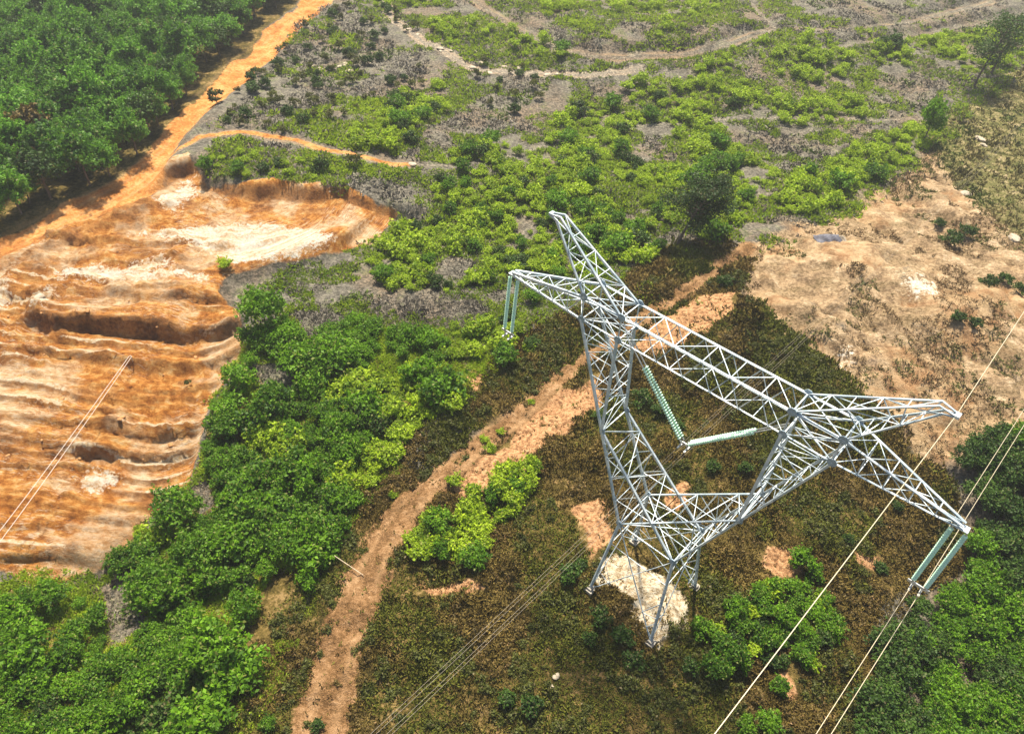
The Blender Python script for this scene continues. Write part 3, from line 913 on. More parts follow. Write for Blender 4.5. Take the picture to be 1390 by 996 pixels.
for u, v, sc, fk, lab in [(1085, 765, 1.0, 'bush', 'green bush beside the bare pink earth right of the pylon'), (1105, 782, .8, 'bush', 'second green bush behind the patch right of the pylon'),
                          (1150, 735, .6, 'dark', 'small dark bush below the right crossarm'), (1215, 690, .6, 'dark', 'small dark bush under the right crossarm tip'),
                          (1195, 770, .7, 'dark', 'dark low bush left of the right insulator strings'), (770, 785, 1.05, 'dark', 'dark bush left of the pale pylon pad'),
                          (790, 770, .7, 'dark', 'small dark bush touching the pale pad of the pylon'), (815, 840, .85, 'dark', 'dark bush below the pale pad'),
                          (845, 870, .9, 'dark', 'dark bush in front of the pylon foot'), (860, 900, .8, 'dark', 'lowest dark bush in front of the pylon foot'), (800, 870, .7, 'dark', 'dark bush left in front of the pylon foot'),
                          (720, 960, 1.0, 'dark', 'dark bush near the bottom edge in the brown scrub'), (690, 950, .8, 'dark', 'smaller dark bush near the bottom edge in the brown scrub'),
                          (1055, 935, .7, 'bush', 'bush on the bare spot near the bottom right'), (1040, 985, .8, 'bush', 'green bush at the bottom edge right of centre'), (1010, 990, .7, 'bush', 'smaller green bush at the bottom edge right of centre'),
                          (870, 545, 1.0, 'dark', 'dark bush behind the left tower arm'), (895, 560, .9, 'dark', 'second dark bush behind the left tower arm'), (815, 570, .7, 'dark', 'dark bush beside the left tower elbow'),
                          (920, 580, .7, 'dark', 'dark bush under the middle insulator strings'), (965, 640, .8, 'dark', 'dark bush inside the tower window'), (1010, 640, .7, 'dark', 'low dark bush right inside the tower window'),
                          (430, 985, .6, 'dark', 'dark bush left at the bottom of the track'), (365, 985, .5, 'bush', 'little green bush at the bottom edge beside the track'),
                          (1295, 440, .9, 'dark', 'dark shrub on the pale hill at right'), (1320, 445, .8, 'dark', 'right one of two dark shrubs on the pale hill'),
                          (1290, 325, 1.3, 'dark', 'dark green shrub on the ridge of the pale hill'), (1310, 318, 1.2, 'dark', 'broad dark green shrub on the ridge of the pale hill'), (1275, 305, .9, 'dark', 'leftmost dark shrub on the ridge of the pale hill'),
                          (1340, 385, 1.0, 'dark', 'dark shrub at the right side of the pale hill'), (1365, 382, .9, 'dark', 'dark shrub at the right margin of the pale hill'), (1385, 395, .9, 'dark', 'dark shrub cut by the right edge of the picture'),
                          (985, 380, .9, 'dark', 'dark shrub beside the orange patch behind the pylon'), (262, 535, .55, 'sap', 'lone grey green weed clump inside the quarry'),
                          (295, 143, 1.9, 'sap', 'lone olive tree at the edge of the orange road'), (485, 240, 1.5, 'sap', 'upright dark sapling beside the curved side road'),
                          (785, 152, 1.7, 'dark', 'round dark shrub alone on the middle slope'), (1203, 68, 2.4, 'dark', 'round dark bush on the distant slope'), (312, 378, 1.0, 'lime', 'yellow green shrub on the quarry corner'),
                          (283, 246, 1.1, 'bush', 'round green bush at the head of the quarry wall'), (685, 495, 1.4, 'bush', 'round green bush below the left insulator strings'),
                          (750, 358, 1.1, 'bush', 'round green shrub behind the left crossarm'), (722, 408, .9, 'bush', 'round green shrub under the left crossarm'), (835, 345, 1.8, 'bush', 'tall green bush right behind the left peak'),
                          (600, 545, 2.1, 'bush', 'large round green bush above the track bend'), (572, 520, 1.7, 'bush', 'green bush left of the large round one above the track bend'), (535, 675, .4, 'lime', 'small green weed clump on the left track edge')]:
    x, y = at(u, v)
    plant('leafy_bush', fk, x, y, sc, lab, 'bush', None, stems=sc > .6)
x, y = at(365, 462)
plant('young_tree', 'young', x, y, 1.35, 'rounded bright green tree on the grey ground at the quarry corner', 'tree', None, stem='trunk', hs=1.1)
x, y = at(350, 485)
plant('leafy_bush', 'bush', x, y, 1.3, 'green bush in front of the rounded tree at the quarry corner', 'bush', None)
x, y = at(1253, 192)
plant('young_tree', 'young', x, y, 1.25, 'slim green tree at the end of the shrub strip by the hill', 'tree', None, stem='trunk', hs=1.7)


def wispy(name, x, y, H, R, lean, seed, mat, label, nl=2600, ls=.16, z0=.35):
    root = empty(name, (x, y, hz(x, y) - .1), 0)
    tag(root, label, 'tree')
    bm = bmesh.new(); rr = random.Random(seed); r = np.random.default_rng(seed)
    pts = [Vector((0, 0, -.3))]
    k = 6
    for i in range(1, k + 1): pts.append(Vector((lean * H * (i / k) ** 1.3 + rr.uniform(-.1, .1), rr.uniform(-.12, .12), H * .95 * i / k)))
    for i in range(k): limb(bm, pts[i], pts[i + 1], .2 * (1 - .13 * i), .2 * (1 - .13 * (i + 1)), 7)
    P = []; N = []; T = []
    for i in range(26):
        t = rr.uniform(z0, 1.0); j = min(int(t * k), k - 1)
        a = pts[j].lerp(pts[j + 1], t * k - j); ang = rr.uniform(0, 6.28)
        L = R * rr.uniform(.5, 1.0) * (1.15 - .6 * abs(t - .65) * 2)
        b = a + Vector((math.cos(ang) * L, math.sin(ang) * L, L * rr.uniform(.1, .55)))
        limb(bm, a, b, .06, .02, 5)
        kk = nl // 26; tt = rr.random()
        for q in range(3):
            c = a.lerp(b, (.55, .8, 1.0)[q]); d = r.normal(size=(kk // 3, 3)) * np.array([.30, .30, .2]) * R * .55
            P.append(np.array(c) + d); nn = r.normal(size=d.shape) + np.array([0, 0, .8]); N.append(nn / np.linalg.norm(nn, axis=1)[:, None])
            T.append(np.stack([np.full(len(d), tt), r.uniform(size=len(d)), r.uniform(size=len(d)), np.ones(len(d))], 1))
    me = bpy.data.meshes.new('trunk'); bm.to_mesh(me); bm.free(); me.materials.append(M['bark'])
    link('trunk', me, root)
    V = leaf_quads(np.concatenate(P), np.concatenate(N), ls, r, .4)
    link('crown', np_mesh('crown', V, np.arange(len(V)).reshape(-1, 4), M[mat], np.repeat(np.concatenate(T), 4, 0)), root)


x, y = at(918, 332); wispy('lone_tree', x, y, 7.6, 3.2, .33, 5, 'leaf_gloom', 'tall dark see-through tree leaning right on a bare trunk behind the pylon', 9500, .15, .40)
x, y = at(1322, 118); wispy('tall_tree', x, y, 11, 3.6, .12, 8, 'leaf_dark', 'tall thin dark tree in the far upper right corner', 3000, .2)
x, y = at(1345, 100); wispy('tall_tree', x, y, 9, 3.0, .1, 9, 'leaf_dark', 'second tall dark tree beside it at the far upper right', 2200, .2)

# ------------------------------------------------------------------ ground cover that nobody could count
OLV = atp([(900, 330), (985, 325), (1090, 440), (1215, 570), (1200, 640), (1080, 560), (1000, 480), (1010, 400), (930, 380)])


def tufts(name, P, n, blades, size, mat, label, cat, seed, mask=None, flat=.5, greens=.45):
    r = np.random.default_rng(seed)
    x0, y0 = P.min(0); x1, y1 = P.max(0)
    X = r.uniform(x0, x1, n * 3); Y = r.uniform(y0, y1, n * 3)
    # denser near the viewer, where each tuft shows larger
    k = (sd_poly(P, X, Y) < .3 + 3.0 * (fbm(X, Y, 1.8, 3, 188) - .5) + 1.6 * (r.uniform(size=X.size) - .5)) & in_frame(X, Y, 0, 130) & (r.uniform(size=X.size) < np.clip(45 / np.hypot(X, Y), .25, 1))
    X, Y = X[k][:n], Y[k][:n]
    if mask is not None:
        k = mask(X, Y); X, Y = X[k], Y[k]
    Zt = height(X, Y)
    m = len(X)
    size = size * (.35 + 1.5 * fbm(X, Y, 2.2, 3, 88)) * np.clip(np.hypot(X, Y) / 50, .8, 1.7)
    A = np.repeat(np.stack([X, Y, Zt], 1), blades, 0)
    sz = np.repeat(size * r.uniform(.6, 1.3, m), blades)[:, None]
    A = A + r.normal(size=A.shape) * np.array([.45, .45, 0]) * sz
    d = r.normal(size=A.shape); d[:, 2] = np.abs(d[:, 2]) + flat; d /= np.linalg.norm(d, axis=1)[:, None]
    t = r.normal(size=A.shape); t -= (t * d).sum(1)[:, None] * d; t /= np.linalg.norm(t, axis=1)[:, None]
    L = sz * r.uniform(.6, 1.2, (len(A), 1)); w = L * .24
    V = np.stack([A - t * w * .5 - d * .05, A + t * w * .5 - d * .05, A + d * L * .6 + t * w, A + d * L - t * w * .3], 1).reshape(-1, 3)
    gmask = fbm(X, Y, 4.5, 3, 123) + r.normal(size=m) * .06
    reg_ = np.clip((fbm(X, Y, 3.2, 4, 171) - .5) * 2.4 + .42, 0, 1)
    gb_ = .45 * sstep(1, -3, sd_poly(OLV, X, Y))
    T = np.stack([np.repeat(.45 * r.beta(2, 2.6, m) + .55 * reg_, blades), np.repeat(np.clip((gmask - .5) * 2.2 + greens + gb_, 0, 1), blades), r.uniform(size=len(A)), np.ones(len(A))], 1)
    T[:, 0] = np.clip(T[:, 0] + r.normal(size=len(A)) * .12, 0, 1)
    o = link(name, np_mesh(name, V, np.arange(len(V)).reshape(-1, 4), M[mat], np.repeat(T, 4, 0)))
    tag(o, label, cat, kind='stuff')


def off_paths(x, y):
    wob = 1.9 * (fbm(x, y, 1.5, 4, 5) - .5)
    bad = (sd_line(TRACK, x, y) < 1.6 - .85 * sstep(26, 50, y) + wob) | (sd_poly(PAD, x, y) < wob * .5)
    for P in BARE: bad |= sd_poly(P, x, y) < wob
    return ~bad | (np.random.default_rng(3).uniform(size=x.shape) < .03)


tufts('brown_scrub', SCRUB, 90000, 6, .235, 'tuft', 'dry brown and olive scrub matting the hill round the pylon', 'scrub', 200, off_paths, greens=.56)
SLOPE = atp([(300, 180), (400, 30), (470, -20), (1500, -20), (1390, 90), (1260, 205), (1150, 290), (1000, 345), (860, 400), (640, 480), (400, 480), (330, 420), (400, 360), (560, 290), (280, 250)])


# rounded low brush clumps in the scrub
fam('brush', 5, 'leaf_rust', .5, .38, -.05, 8, 330, .07)
bxs = np.random.default_rng(11).uniform(-34, 46, 12000); bys = np.random.default_rng(12).uniform(14, 66, 12000)
k = (sd_poly(SCRUB, bxs, bys) < 0) & off_paths(bxs, bys) & in_frame(bxs, bys, 0, 40) & (fbm(bxs, bys, 3, 3, 44) > .46) & (np.minimum.reduce([sd_poly(P, bxs, bys) for P in BARE]) > .2)
bxs, bys = bxs[k][:2300], bys[k][:2300]
grn = (fbm(bxs, bys, 4.5, 3, 123) > .47) | (sd_poly(OLV, bxs, bys) < 0)
merged('brown_brush', [('brush', a_, b_, random.uniform(.5, 1.25)) for a_, b_, g_ in zip(bxs, bys, grn) if not g_], 'leaf_rust', ('low rust brown brush clumps over the hill round the pylon', 'brush'))
merged('olive_brush', [('brush', a_, b_, random.uniform(.5, 1.35)) for a_, b_, g_ in zip(bxs, bys, grn) if g_], 'leaf_olive', ('low olive green brush clumps over the hill round the pylon', 'brush'))


def off_slope(x, y):
    return (sd_line(SIDE, x, y) > 1.2) & (sd_poly(EXC, x, y) > .3) & (sd_line(FAR1, x, y) > .9) & (sd_line(FAR2, x, y) > 1.3) & (sd_line(FAR3, x, y) > .8) & (sd_line(FAR4, x, y) > .7) & (sd_line(FAR5, x, y) > 1.1) & (sd_line(FAR6, x, y) > 1.1) & (sd_line(TRACK, x, y) > 1.4) & (fbm(x, y, 5, 3, 9) > .36)


tufts('cut_brush', SLOPE, 62000, 6, .20, 'litter', 'grey cut brush and dry stalks littering the cleared slope', 'dry brush', 201, off_slope, .1, .35)
tufts('low_weeds', np.concatenate([MID[0][0][:8], MID[5][0][2:6], MID[1][0][8:9], PALE[:1]]) if False else SLOPE, 110000, 7, .22, 'cover', 'low green weeds between the shrubs of the slope', 'weeds', 202,
      lambda x, y: off_slope(x, y) & ((np.minimum.reduce([sd_poly(P, x, y) for P, _, _ in MID]) < 1) & (fbm(x, y, 6, 3, 300) > .30) | (fbm(x, y, 6, 3, 301) > .52 + .07 * (sd_poly(GS, x, y) < 0) + .05 * sstep(115, 135, y))), .3)
tufts('hill_grass', OLIVE, 26000, 6, .20, 'weeds', 'olive brown grass over the hill at the upper right', 'grass', 203, None, .4)
tufts('dry_hill_grass', PALE, 26000, 5, .14, 'hilltuft', 'sparse dry tufts over the pale eroded hill', 'grass', 204, lambda x, y: fbm(x, y, 5, 3, 19) + .35 * (fbm(x, y, .8, 2, 20) - .5) > .56, .4)
THK = atp([(-100, 1200), (-100, 800), (130, 790), (262, 690), (300, 560), (345, 480), (420, 420), (640, 400), (700, 440), (620, 560), (540, 650), (450, 780), (395, 870), (330, 1000), (270, 1200)])
tufts('thicket_floor', THK, 40000, 8, .24, 'cover', 'low weeds and seedlings on the floor of the left thicket', 'weeds', 205, lambda x, y: (fbm(x, y, 4, 3, 29) > .36) & (sd_line(TRACK, x, y) > 3) & (np.minimum.reduce([sd_poly(P, x, y) for P in GREYP]) > 0), .3)

tufts('thicket_litter', THK, 24000, 6, .17, 'litter', 'grey dead twigs on the bare patches of the left thicket', 'dry brush', 206, lambda x, y: (np.minimum.reduce([sd_poly(P, x, y) for P in GREYP]) < .4), .1, .2)
# ------------------------------------------------------------------ the pylon
TX, TY, YAW = 9.758, 28.261, math.radians(-40.137)


def tw(x, y, z):
    c, s = math.cos(YAW), math.sin(YAW)
    return Vector((TX + x * c - y * s, TY + x * s + y * c, z))


class Bars:
    """angle-iron members collected into one mesh"""
    def __init__(s): s.V = []; s.F = []

    def box(s, a, ex, ey, ez):
        i = len(s.V)
        for k in range(8):
            s.V.append(a + ex * (k & 1) + ey * ((k >> 1) & 1) + ez * ((k >> 2) & 1))
        for f in ((0, 2, 3, 1), (4, 5, 7, 6), (0, 1, 5, 4), (2, 6, 7, 3), (0, 4, 6, 2), (1, 3, 7, 5)): s.F.append([i + q for q in f])

    def bar(s, a, b, w=.07, ref=None):
        a = Vector(a); b = Vector(b); d = b - a
        L = d.length
        if L < 1e-4: return
        d = d / L
        ref = Vector(ref) if ref else Vector((0, 0, 1))
        x = d.cross(ref)
        if x.length < .1: x = d.cross(Vector((1, 0, 0)))
        x.normalize(); y = x.cross(d).normalized()
        t = max(.012, w * .14)
        o = a - x * w / 2
        s.box(o, x * w, y * t, d * L)                    # upper flange
        s.box(o - y * w, x * t, y * w, d * L)            # hanging flange

    def zig(s, a0, a1, b0, b1, n, w=.05, rungs=True, cross=False, start=0, taper=None):
        a0, a1, b0, b1 = map(Vector, (a0, a1, b0, b1))
        A = [a0.lerp(a1, i / n) for i in range(n + 1)]; B = [b0.lerp(b1, i / n) for i in range(n + 1)]
        for i in range(n):
            if cross or (i + start) % 2 == 0: s.bar(A[i], B[i + 1], w)
            if cross or (i + start) % 2 == 1: s.bar(B[i], A[i + 1], w)
            if rungs and i > 0: s.bar(A[i], B[i], w)

    def plate(s, c, n, r, t=.02):
        c = Vector(c); n = Vector(n).normalized(); x = n.orthogonal().normalized(); y = n.cross(x)
        i = len(s.V); k = 8
        for q in (-t, t):
            for j in range(k):
                an = 2 * math.pi * (j + .5) / k
                s.V.append(c + n * q + (x * math.cos(an) + y * math.sin(an)) * r)
        for j in range(k): s.F.append([i + j, i + (j + 1) % k, i + k + (j + 1) % k, i + k + j])
        s.F.append([i + j for j in range(k)][::-1]); s.F.append([i + k + j for j in range(k)])

    def build(s, name, parent, mat):
        me = bpy.data.meshes.new(name)
        me.from_pydata([tuple(v) for v in s.V], [], s.F)
        me.update()
        me.materials.append(M[mat])
        return link(name, me, parent)


pylon = empty('transmission_tower', (TX, TY, 0), YAW)
tag(pylon, 'silver lattice steel pylon with wide crossarm and two horns on the pale pad', 'pylon')
WX, WY, WZ = 1.99, 1.581, 7.484
EX, EY, EZ = 4.558, 1.22, 13.8
BI, BO, BY, ZB, ZT = 4.82, 7.298, .80, 20.457, 21.992
FX, FY = 2.60, 2.72
MW, BW = .128, .050
feet = {}
for sx in (-1, 1):
    for sy in (-1, 1):
        wp = tw(sx * FX, sy * FY, 0)
        z = hz(wp.x, wp.y) + .18
        t = (z - WZ) / (0 - WZ)
        p = Vector((sx * (WX + (FX - WX) * t), sy * (WY + (FY - WY) * t), z))
        feet[sx, sy] = p
for (sx, sy), p in feet.items():
    b = Bars(); top = Vector((sx * WX, sy * WY, WZ))
    b.bar(p, top, MW, (sx, sy, .4))
    b.bar(p + Vector((0, 0, .0)), top, MW, (-sx, sy, 0))
    # the leg's own little braces
    cx = Vector((0, sy * (WY + FY) / 2, WZ * .5)); cy = Vector((sx * (WX + FX) / 2, 0, WZ * .5))
    for t in (.25, .5):
        q = p.lerp(top, t)
        b.bar(q, p.lerp(cx, t * 1.0), BW * .75); b.bar(q, p.lerp(cy, t * 1.0), BW * .75)
        q2 = p.lerp(top, t - .2)
        b.bar(q2, p.lerp(cx, t * 1.0), BW * .6); b.bar(q2, p.lerp(cy, t * 1.0), BW * .6)
    lg = b.build('leg', pylon, 'steel')
    f = Bars(); f.box(p + Vector((-.3, -.3, -1.15)), Vector((.6, 0, 0)), Vector((0, .6, 0)), Vector((0, 0, 1.15)))
    f.box(p + Vector((-.17, -.17, 0)), Vector((.34, 0, 0)), Vector((0, .34, 0)), Vector((0, 0, .16)))
    f.build('footing', lg, 'concrete')
C4 = [(-1, -1), (1, -1), (1, 1), (-1, 1)]
for i in range(4):
    a, c = C4[i], C4[(i + 1) % 4]
    A0, C0 = feet[a], feet[c]; A1 = Vector((a[0] * WX, a[1] * WY, WZ)); C1 = Vector((c[0] * WX, c[1] * WY, WZ))
    mid_ = (A0.lerp(A1, .5) + C0.lerp(C1, .5)) / 2
    b = Bars()
    b.bar(A0, C1, BW * 1.1); b.bar(C0, A1, BW * 1.1)
    for t in (.72, ):
        b.bar(A0.lerp(A1, t), C0.lerp(C1, t), BW * .7)
    b.bar(A1, C1, BW * 1.2)
    b.bar(A0.lerp(A1, .86), (A1 + C1) / 2, BW * .7); b.bar(C0.lerp(C1, .86), (A1 + C1) / 2, BW * .7)
    b.build('body_bracing', pylon, 'steel')
b = Bars()
b.bar((-WX, -WY, WZ), (WX, WY, WZ), BW); b.bar((WX, -WY, WZ), (-WX, WY, WZ), BW)
b.build('waist_frame', pylon, 'steel')
zc_ = WZ + (EZ - WZ) * WX / (WX + EX); yc_ = WY + (EY - WY) * WX / (WX + EX)
for sx in (-1, 1):
    b = Bars()
    Eo = {}; I0 = {}; O0 = {}
    for sy in (-1, 1):
        e = Vector((sx * EX, sy * EY, EZ)); o0 = Vector((sx * WX, sy * WY, WZ)); i0 = Vector((-sx * WX, sy * WY, WZ))
        Eo[sy] = e; I0[sy] = i0; O0[sy] = o0
        b.bar(o0, e, MW); b.bar(i0, e, MW)
        # face lattice between outer and inner edges
        X0 = i0.lerp(e, WX / (WX + EX))
        b.bar(o0, X0, BW)
        ts = [0, .28, .52, .72, .87]
        for k in range(len(ts) - 1):
            oa, ob = o0.lerp(e, ts[k]), o0.lerp(e, ts[k + 1]); ia, ib = X0.lerp(e, ts[k]), X0.lerp(e, ts[k + 1])
            b.bar(ia, ob, BW * .8) if k % 2 == 0 else b.bar(oa, ib, BW * .8)
            b.bar(ob, ib, BW * .7)
    Xm = {sy: I0[sy].lerp(Eo[sy], WX / (WX + EX)) for sy in (-1, 1)}
    b.zig(Xm[-1], Eo[-1], Xm[1], Eo[1], 4, BW * .85, cross=False)
    b.zig(O0[-1], Eo[-1], O0[1], Eo[1], 4, BW * .75)
    for k in range(1, 4):
        b.bar(Xm[-1].lerp(Eo[-1], k / 4), Xm[1].lerp(Eo[1], k / 4), BW * 1.15)
    b.bar(Xm[-1], Xm[1], BW)
    b.bar(Eo[-1], Eo[1], BW * 1.3)
    # upper arm from the elbow up to the crossbeam
    for sy in (-1, 1):
        e = Eo[sy]; t_o = Vector((sx * BO, sy * BY, ZB)); t_i = Vector((sx * BI, sy * BY, ZB))
        b.bar(e, t_o, MW); b.bar(e, t_i, MW)
        for k, t in enumerate((.3, .52, .72, .88)):
            b.bar(e.lerp(t_o, t), e.lerp(t_i, t), BW * .7)
            t2 = (.3, .52, .72, .88, 1.0)[k + 1]
            if k % 2 == 0: b.bar(e.lerp(t_o, t), e.lerp(t_i, t2), BW * .75)
            else: b.bar(e.lerp(t_i, t), e.lerp(t_o, t2), BW * .75)
    for q in (BO, BI):
        b.zig(Eo[-1], (sx * q, -BY, ZB), Eo[1], (sx * q, BY, ZB), 5, BW * .75)
    arm = b.build('tower_arm', pylon, 'steel')
    for sy in (-1, 1):
        g_ = Bars(); g_.plate((sx * (WX), sy * (WY + .02), WZ), (0, sy, 0), .26); g_.build('gusset_plate', arm, 'plate')
        g_ = Bars(); g_.plate((sx * EX, sy * (EY + .02), EZ), (0, sy, 0), .22); g_.build('gusset_plate', arm, 'plate')
# crossbeam
b = Bars()
for sy in (-1, 1):
    for z in (ZB, ZT): b.bar((-BO, sy * BY, z), (BO, sy * BY, z), MW * (1.05 if z == ZT else .75))
    b.zig((-BI, sy * BY, ZT), (BI, sy * BY, ZT), (-BI, sy * BY, ZB), (BI, sy * BY, ZB), 12, BW * .85, rungs=False, start=(0 if sy < 0 else 1))
    for sx in (-1, 1):
        b.bar((sx * BI, sy * BY, ZT), (sx * BI, sy * BY, ZB), BW * 1.4); b.bar((sx * BO, sy * BY, ZT), (sx * BO, sy * BY, ZB), BW * 1.4)
        b.bar((sx * BI, sy * BY, ZT), (sx * BO, sy * BY, ZB), BW); b.bar((sx * BO, sy * BY, ZT), (sx * BI, sy * BY, ZB), BW)
for z, w in ((ZT, .9), (ZB, .75)):
    b.zig((-BI, -BY, z), (BI, -BY, z), (-BI, BY, z), (BI, BY, z), 6, BW * w)
    for sx in (-1, 1):
        b.bar((sx * BI, -BY, z), (sx * BI, BY, z), BW * 1.3); b.bar((sx * BO, -BY, z), (sx * BO, BY, z), BW * 1.3)
        b.bar((sx * BI, -BY, z), (sx * BO, BY, z), BW); b.bar((sx * BI, BY, z), (sx * BO, -BY, z), BW)
cb = b.build('crossbeam', pylon, 'steel')
for sx in (-1, 1):
    for q in (BI, BO):
        for z in (ZB, ZT):
            for yy in (-BY - .03, BY + .03):
                g_ = Bars(); g_.plate((sx * q, yy, z), (0, 1, 0), .24); g_.build('gusset_plate', cb, 'plate')
XT, ZTIP = 13.0, 20.2
for sx in (-1, 1):
    b = Bars()
    tp = {(sy, q): Vector((sx * XT, sy * .14, ZTIP + (.16 if q else -.02))) for sy in (-1, 1) for q in (0, 1)}
    rt = {(sy, q): Vector((sx * BO, sy * BY, ZT if q else ZB)) for sy in (-1, 1) for q in (0, 1)}
    for kq in tp: b.bar(rt[kq], tp[kq], MW * (.95 if kq[1] else .8))
    for sy in (-1, 1): b.zig(rt[sy, 1], tp[sy, 1], rt[sy, 0], tp[sy, 0], 5, BW * .8, rungs=True)
    for q in (0, 1): b.zig(rt[-1, q], tp[-1, q], rt[1, q], tp[1, q], 5, BW * .8)
    b.box(Vector((sx * XT - .25, -.2, ZTIP - .06)), Vector((.5, 0, 0)), Vector((0, .4, 0)), Vector((0, 0, .05)))
    b.build('crossarm', pylon, 'steel')
    # peak carrying the earth wire
    b = Bars()
    PX, PZ = 10.0, 25.3
    corners = [(BI, -BY), (BO, -BY), (BO, BY), (BI, BY)]
    tops = [(PX - .18, -.18), (PX + .05, -.18), (PX + .05, .18), (PX - .18, .18)]
    zt_ = [PZ + .22, PZ - .1, PZ - .1, PZ + .22]
    A = [Vector((sx * c[0], c[1], ZT)) for c in corners]; B = [Vector((sx * c[0], c[1], z)) for c, z in zip(tops, zt_)]
    for i in range(4):
        b.bar(A[i], B[i], MW * .8, (0, 0, 1))
        b.zig(A[i], B[i], A[(i + 1) % 4], B[(i + 1) % 4], 5, BW * .75, rungs=i in (3, 1), start=i % 2)
    # little horizontal nose
    for sy in (-.18, .18):
        b.bar(Vector((sx * (PX - .2), sy, PZ + .22)), Vector((sx * (PX + .55), sy * .6, PZ + .05)), .09)
        b.bar(Vector((sx * (PX), sy, PZ - .1)), Vector((sx * (PX + .55), sy * .6, PZ)), .08)
    b.box(Vector((sx * (PX + .55) - .1, -.16, PZ - .04)), Vector((.2, 0, 0)), Vector((0, .32, 0)), Vector((0, 0, .14)))
    b.build('earth_wire_peak', pylon, 'steel')

# ------------------------------------------------------------------ insulators: a stack of glass discs with caps at each end
def lathe(prof, n=12):
    V = []; F = []
    for r, z in prof:
        for k in range(n): V.append((r * math.cos(2 * math.pi * k / n), r * math.sin(2 * math.pi * k / n), z))
    for i in range(len(prof) - 1):
        for k in range(n):
            F.append((i * n + k, i * n + (k + 1) % n, (i + 1) * n + (k + 1) % n, (i + 1) * n + k))
    return V, F


def insulator_mesh():
    prof = []
    nd = 28
    for k in range(nd):
        z = -k * .152
        prof += [(.045, z), (.06, z - .04), (.115, z - .075), (.12, z - .095), (.06, z - .10), (.045, z - .12)]
    V, F = lathe(prof, 12)
    me = bpy.data.meshes.new('disc_stack'); me.from_pydata(V, [], F); me.update(); me.materials.append(M['glass'])
    for p in me.polygons: p.use_smooth = True
    return me, nd * .152


INS, INSL = insulator_mesh()


def rod(a, b, r, mat, name, parent, n=8):
    bm = bmesh.new(); limb(bm, a, b, r, r, n)
    me = bpy.data.meshes.new(name); bm.to_mesh(me); bm.free(); me.materials.append(M[mat])
    return link(name, me, parent)


def insulator(a, b, top_frac, label, group=None):
    """string hung from a to b (world), discs in the lower part"""
    d = (b - a); L = d.length; d.normalize()
    root = empty('insulator_string', a)
    root.rotation_mode = 'QUATERNION'
    root.rotation_quaternion = (-d).to_track_quat('Z', 'X')
    tag(root, label, 'insulator', group)
    l0 = top_frac
    sc = (L - l0 - .2) / INSL
    o = link('disc_stack', INS, root, (0, 0, -l0)); o.scale = (1, 1, sc)
    rod((0, 0, 0), (0, 0, -l0), .035, 'cap', 'hanger_rod', root)
    rod((0, 0, -L + .2), (0, 0, -L), .05, 'cap', 'end_cap', root)
    return root


def clamp(p, label, w=.5):
    """yoke plate with hanging clamps that hold the bundled wires"""
    root = empty('wire_clamp', p, YAW)
    tag(root, label, 'clamp')
    b = Bars()
    b.box(Vector((-w, -.03, -.12)), Vector((2 * w, 0, 0)), Vector((0, .06, 0)), Vector((0, 0, .16)))
    for sx in (-1, 1):
        b.box(Vector((sx * .22 - .03, -.04, -.36)), Vector((.06, 0, 0)), Vector((0, .08, 0)), Vector((0, 0, .24)))
    b.build('yoke_plate', root, 'cap')
    for sx in (-1, 1):
        b = Bars(); b.box(Vector((sx * .22 - .05, -.28, -.42)), Vector((.10, 0, 0)), Vector((0, .56, 0)), Vector((0, 0, .08)))
        b.build('clamp_jaw', root, 'cap')


zi = ZTIP - .05
for sx, dx, lab in ((-1, -.3, 'left'), (1, .0, 'right')):
    for q, nm in ((-.3, 'outer' if sx < 0 else 'inner'), (.3, 'inner' if sx < 0 else 'outer')):
        a = tw(sx * (XT - .05) + q, 0, zi); bb = tw(sx * (XT - .05) + q + dx, 0, zi - 4.65)
        insulator(a, bb, .3, f'{nm} string of pale green glass discs hanging from the {lab} crossarm tip', None)
    clamp(tw(sx * (XT - .05) + dx, 0, zi - 4.62), f'metal yoke and clamps under the {lab} hanging insulator strings')
APEX = (0, 0, 15.36)
for sx, lab in ((-1, 'left'), (1, 'right')):
    for q, nm in ((-.13, 'front'), (.13, 'back')):
        a = tw(sx * (BI - .1), q, ZB - .05); bb = tw(sx * .15, q, 15.42)
        insulator(a, bb, 2.0, f'{nm} green disc string in the {lab} half of the V in the tower window', None)
clamp(tw(*APEX), 'metal yoke and clamps at the bottom point of the V insulators', .25)

# ------------------------------------------------------------------ wires
def wire(p, sgn, slope, sag, span, label, off=0.0, r=.022, mat='wire', group=None, p_is=None):
    pts = []
    x0, y0, z0 = p
    nseg = 60
    for i in range(nseg + 1):
        d = span * (i / nseg) ** 1.4
        pts.append(tw(x0 + off * d, y0 + sgn * d, z0 + slope * d + sag * d * d))
    return pts


def wire_obj(pts, r, label, mat, group=None, n=6):
    V = []; F = []
    for i, p in enumerate(pts):
        d = (pts[min(i + 1, len(pts) - 1)] - pts[max(i - 1, 0)]).normalized()
        x = d.cross(Vector((0, 0, 1))).normalized(); y = x.cross(d)
        for k in range(n): V.append(p + x * r * math.cos(6.2832 * k / n) + y * r * math.sin(6.2832 * k / n))
    for i in range(len(pts) - 1):
        for k in range(n): F.append((i * n + k, i * n + (k + 1) % n, (i + 1) * n + (k + 1) % n, (i + 1) * n + k))
    me = bpy.data.meshes.new('overhead_wire'); me.from_pydata([tuple(v) for v in V], [], F); me.update(); me.materials.append(M[mat])
    tag(link('overhead_wire', me), label, 'wire', group)


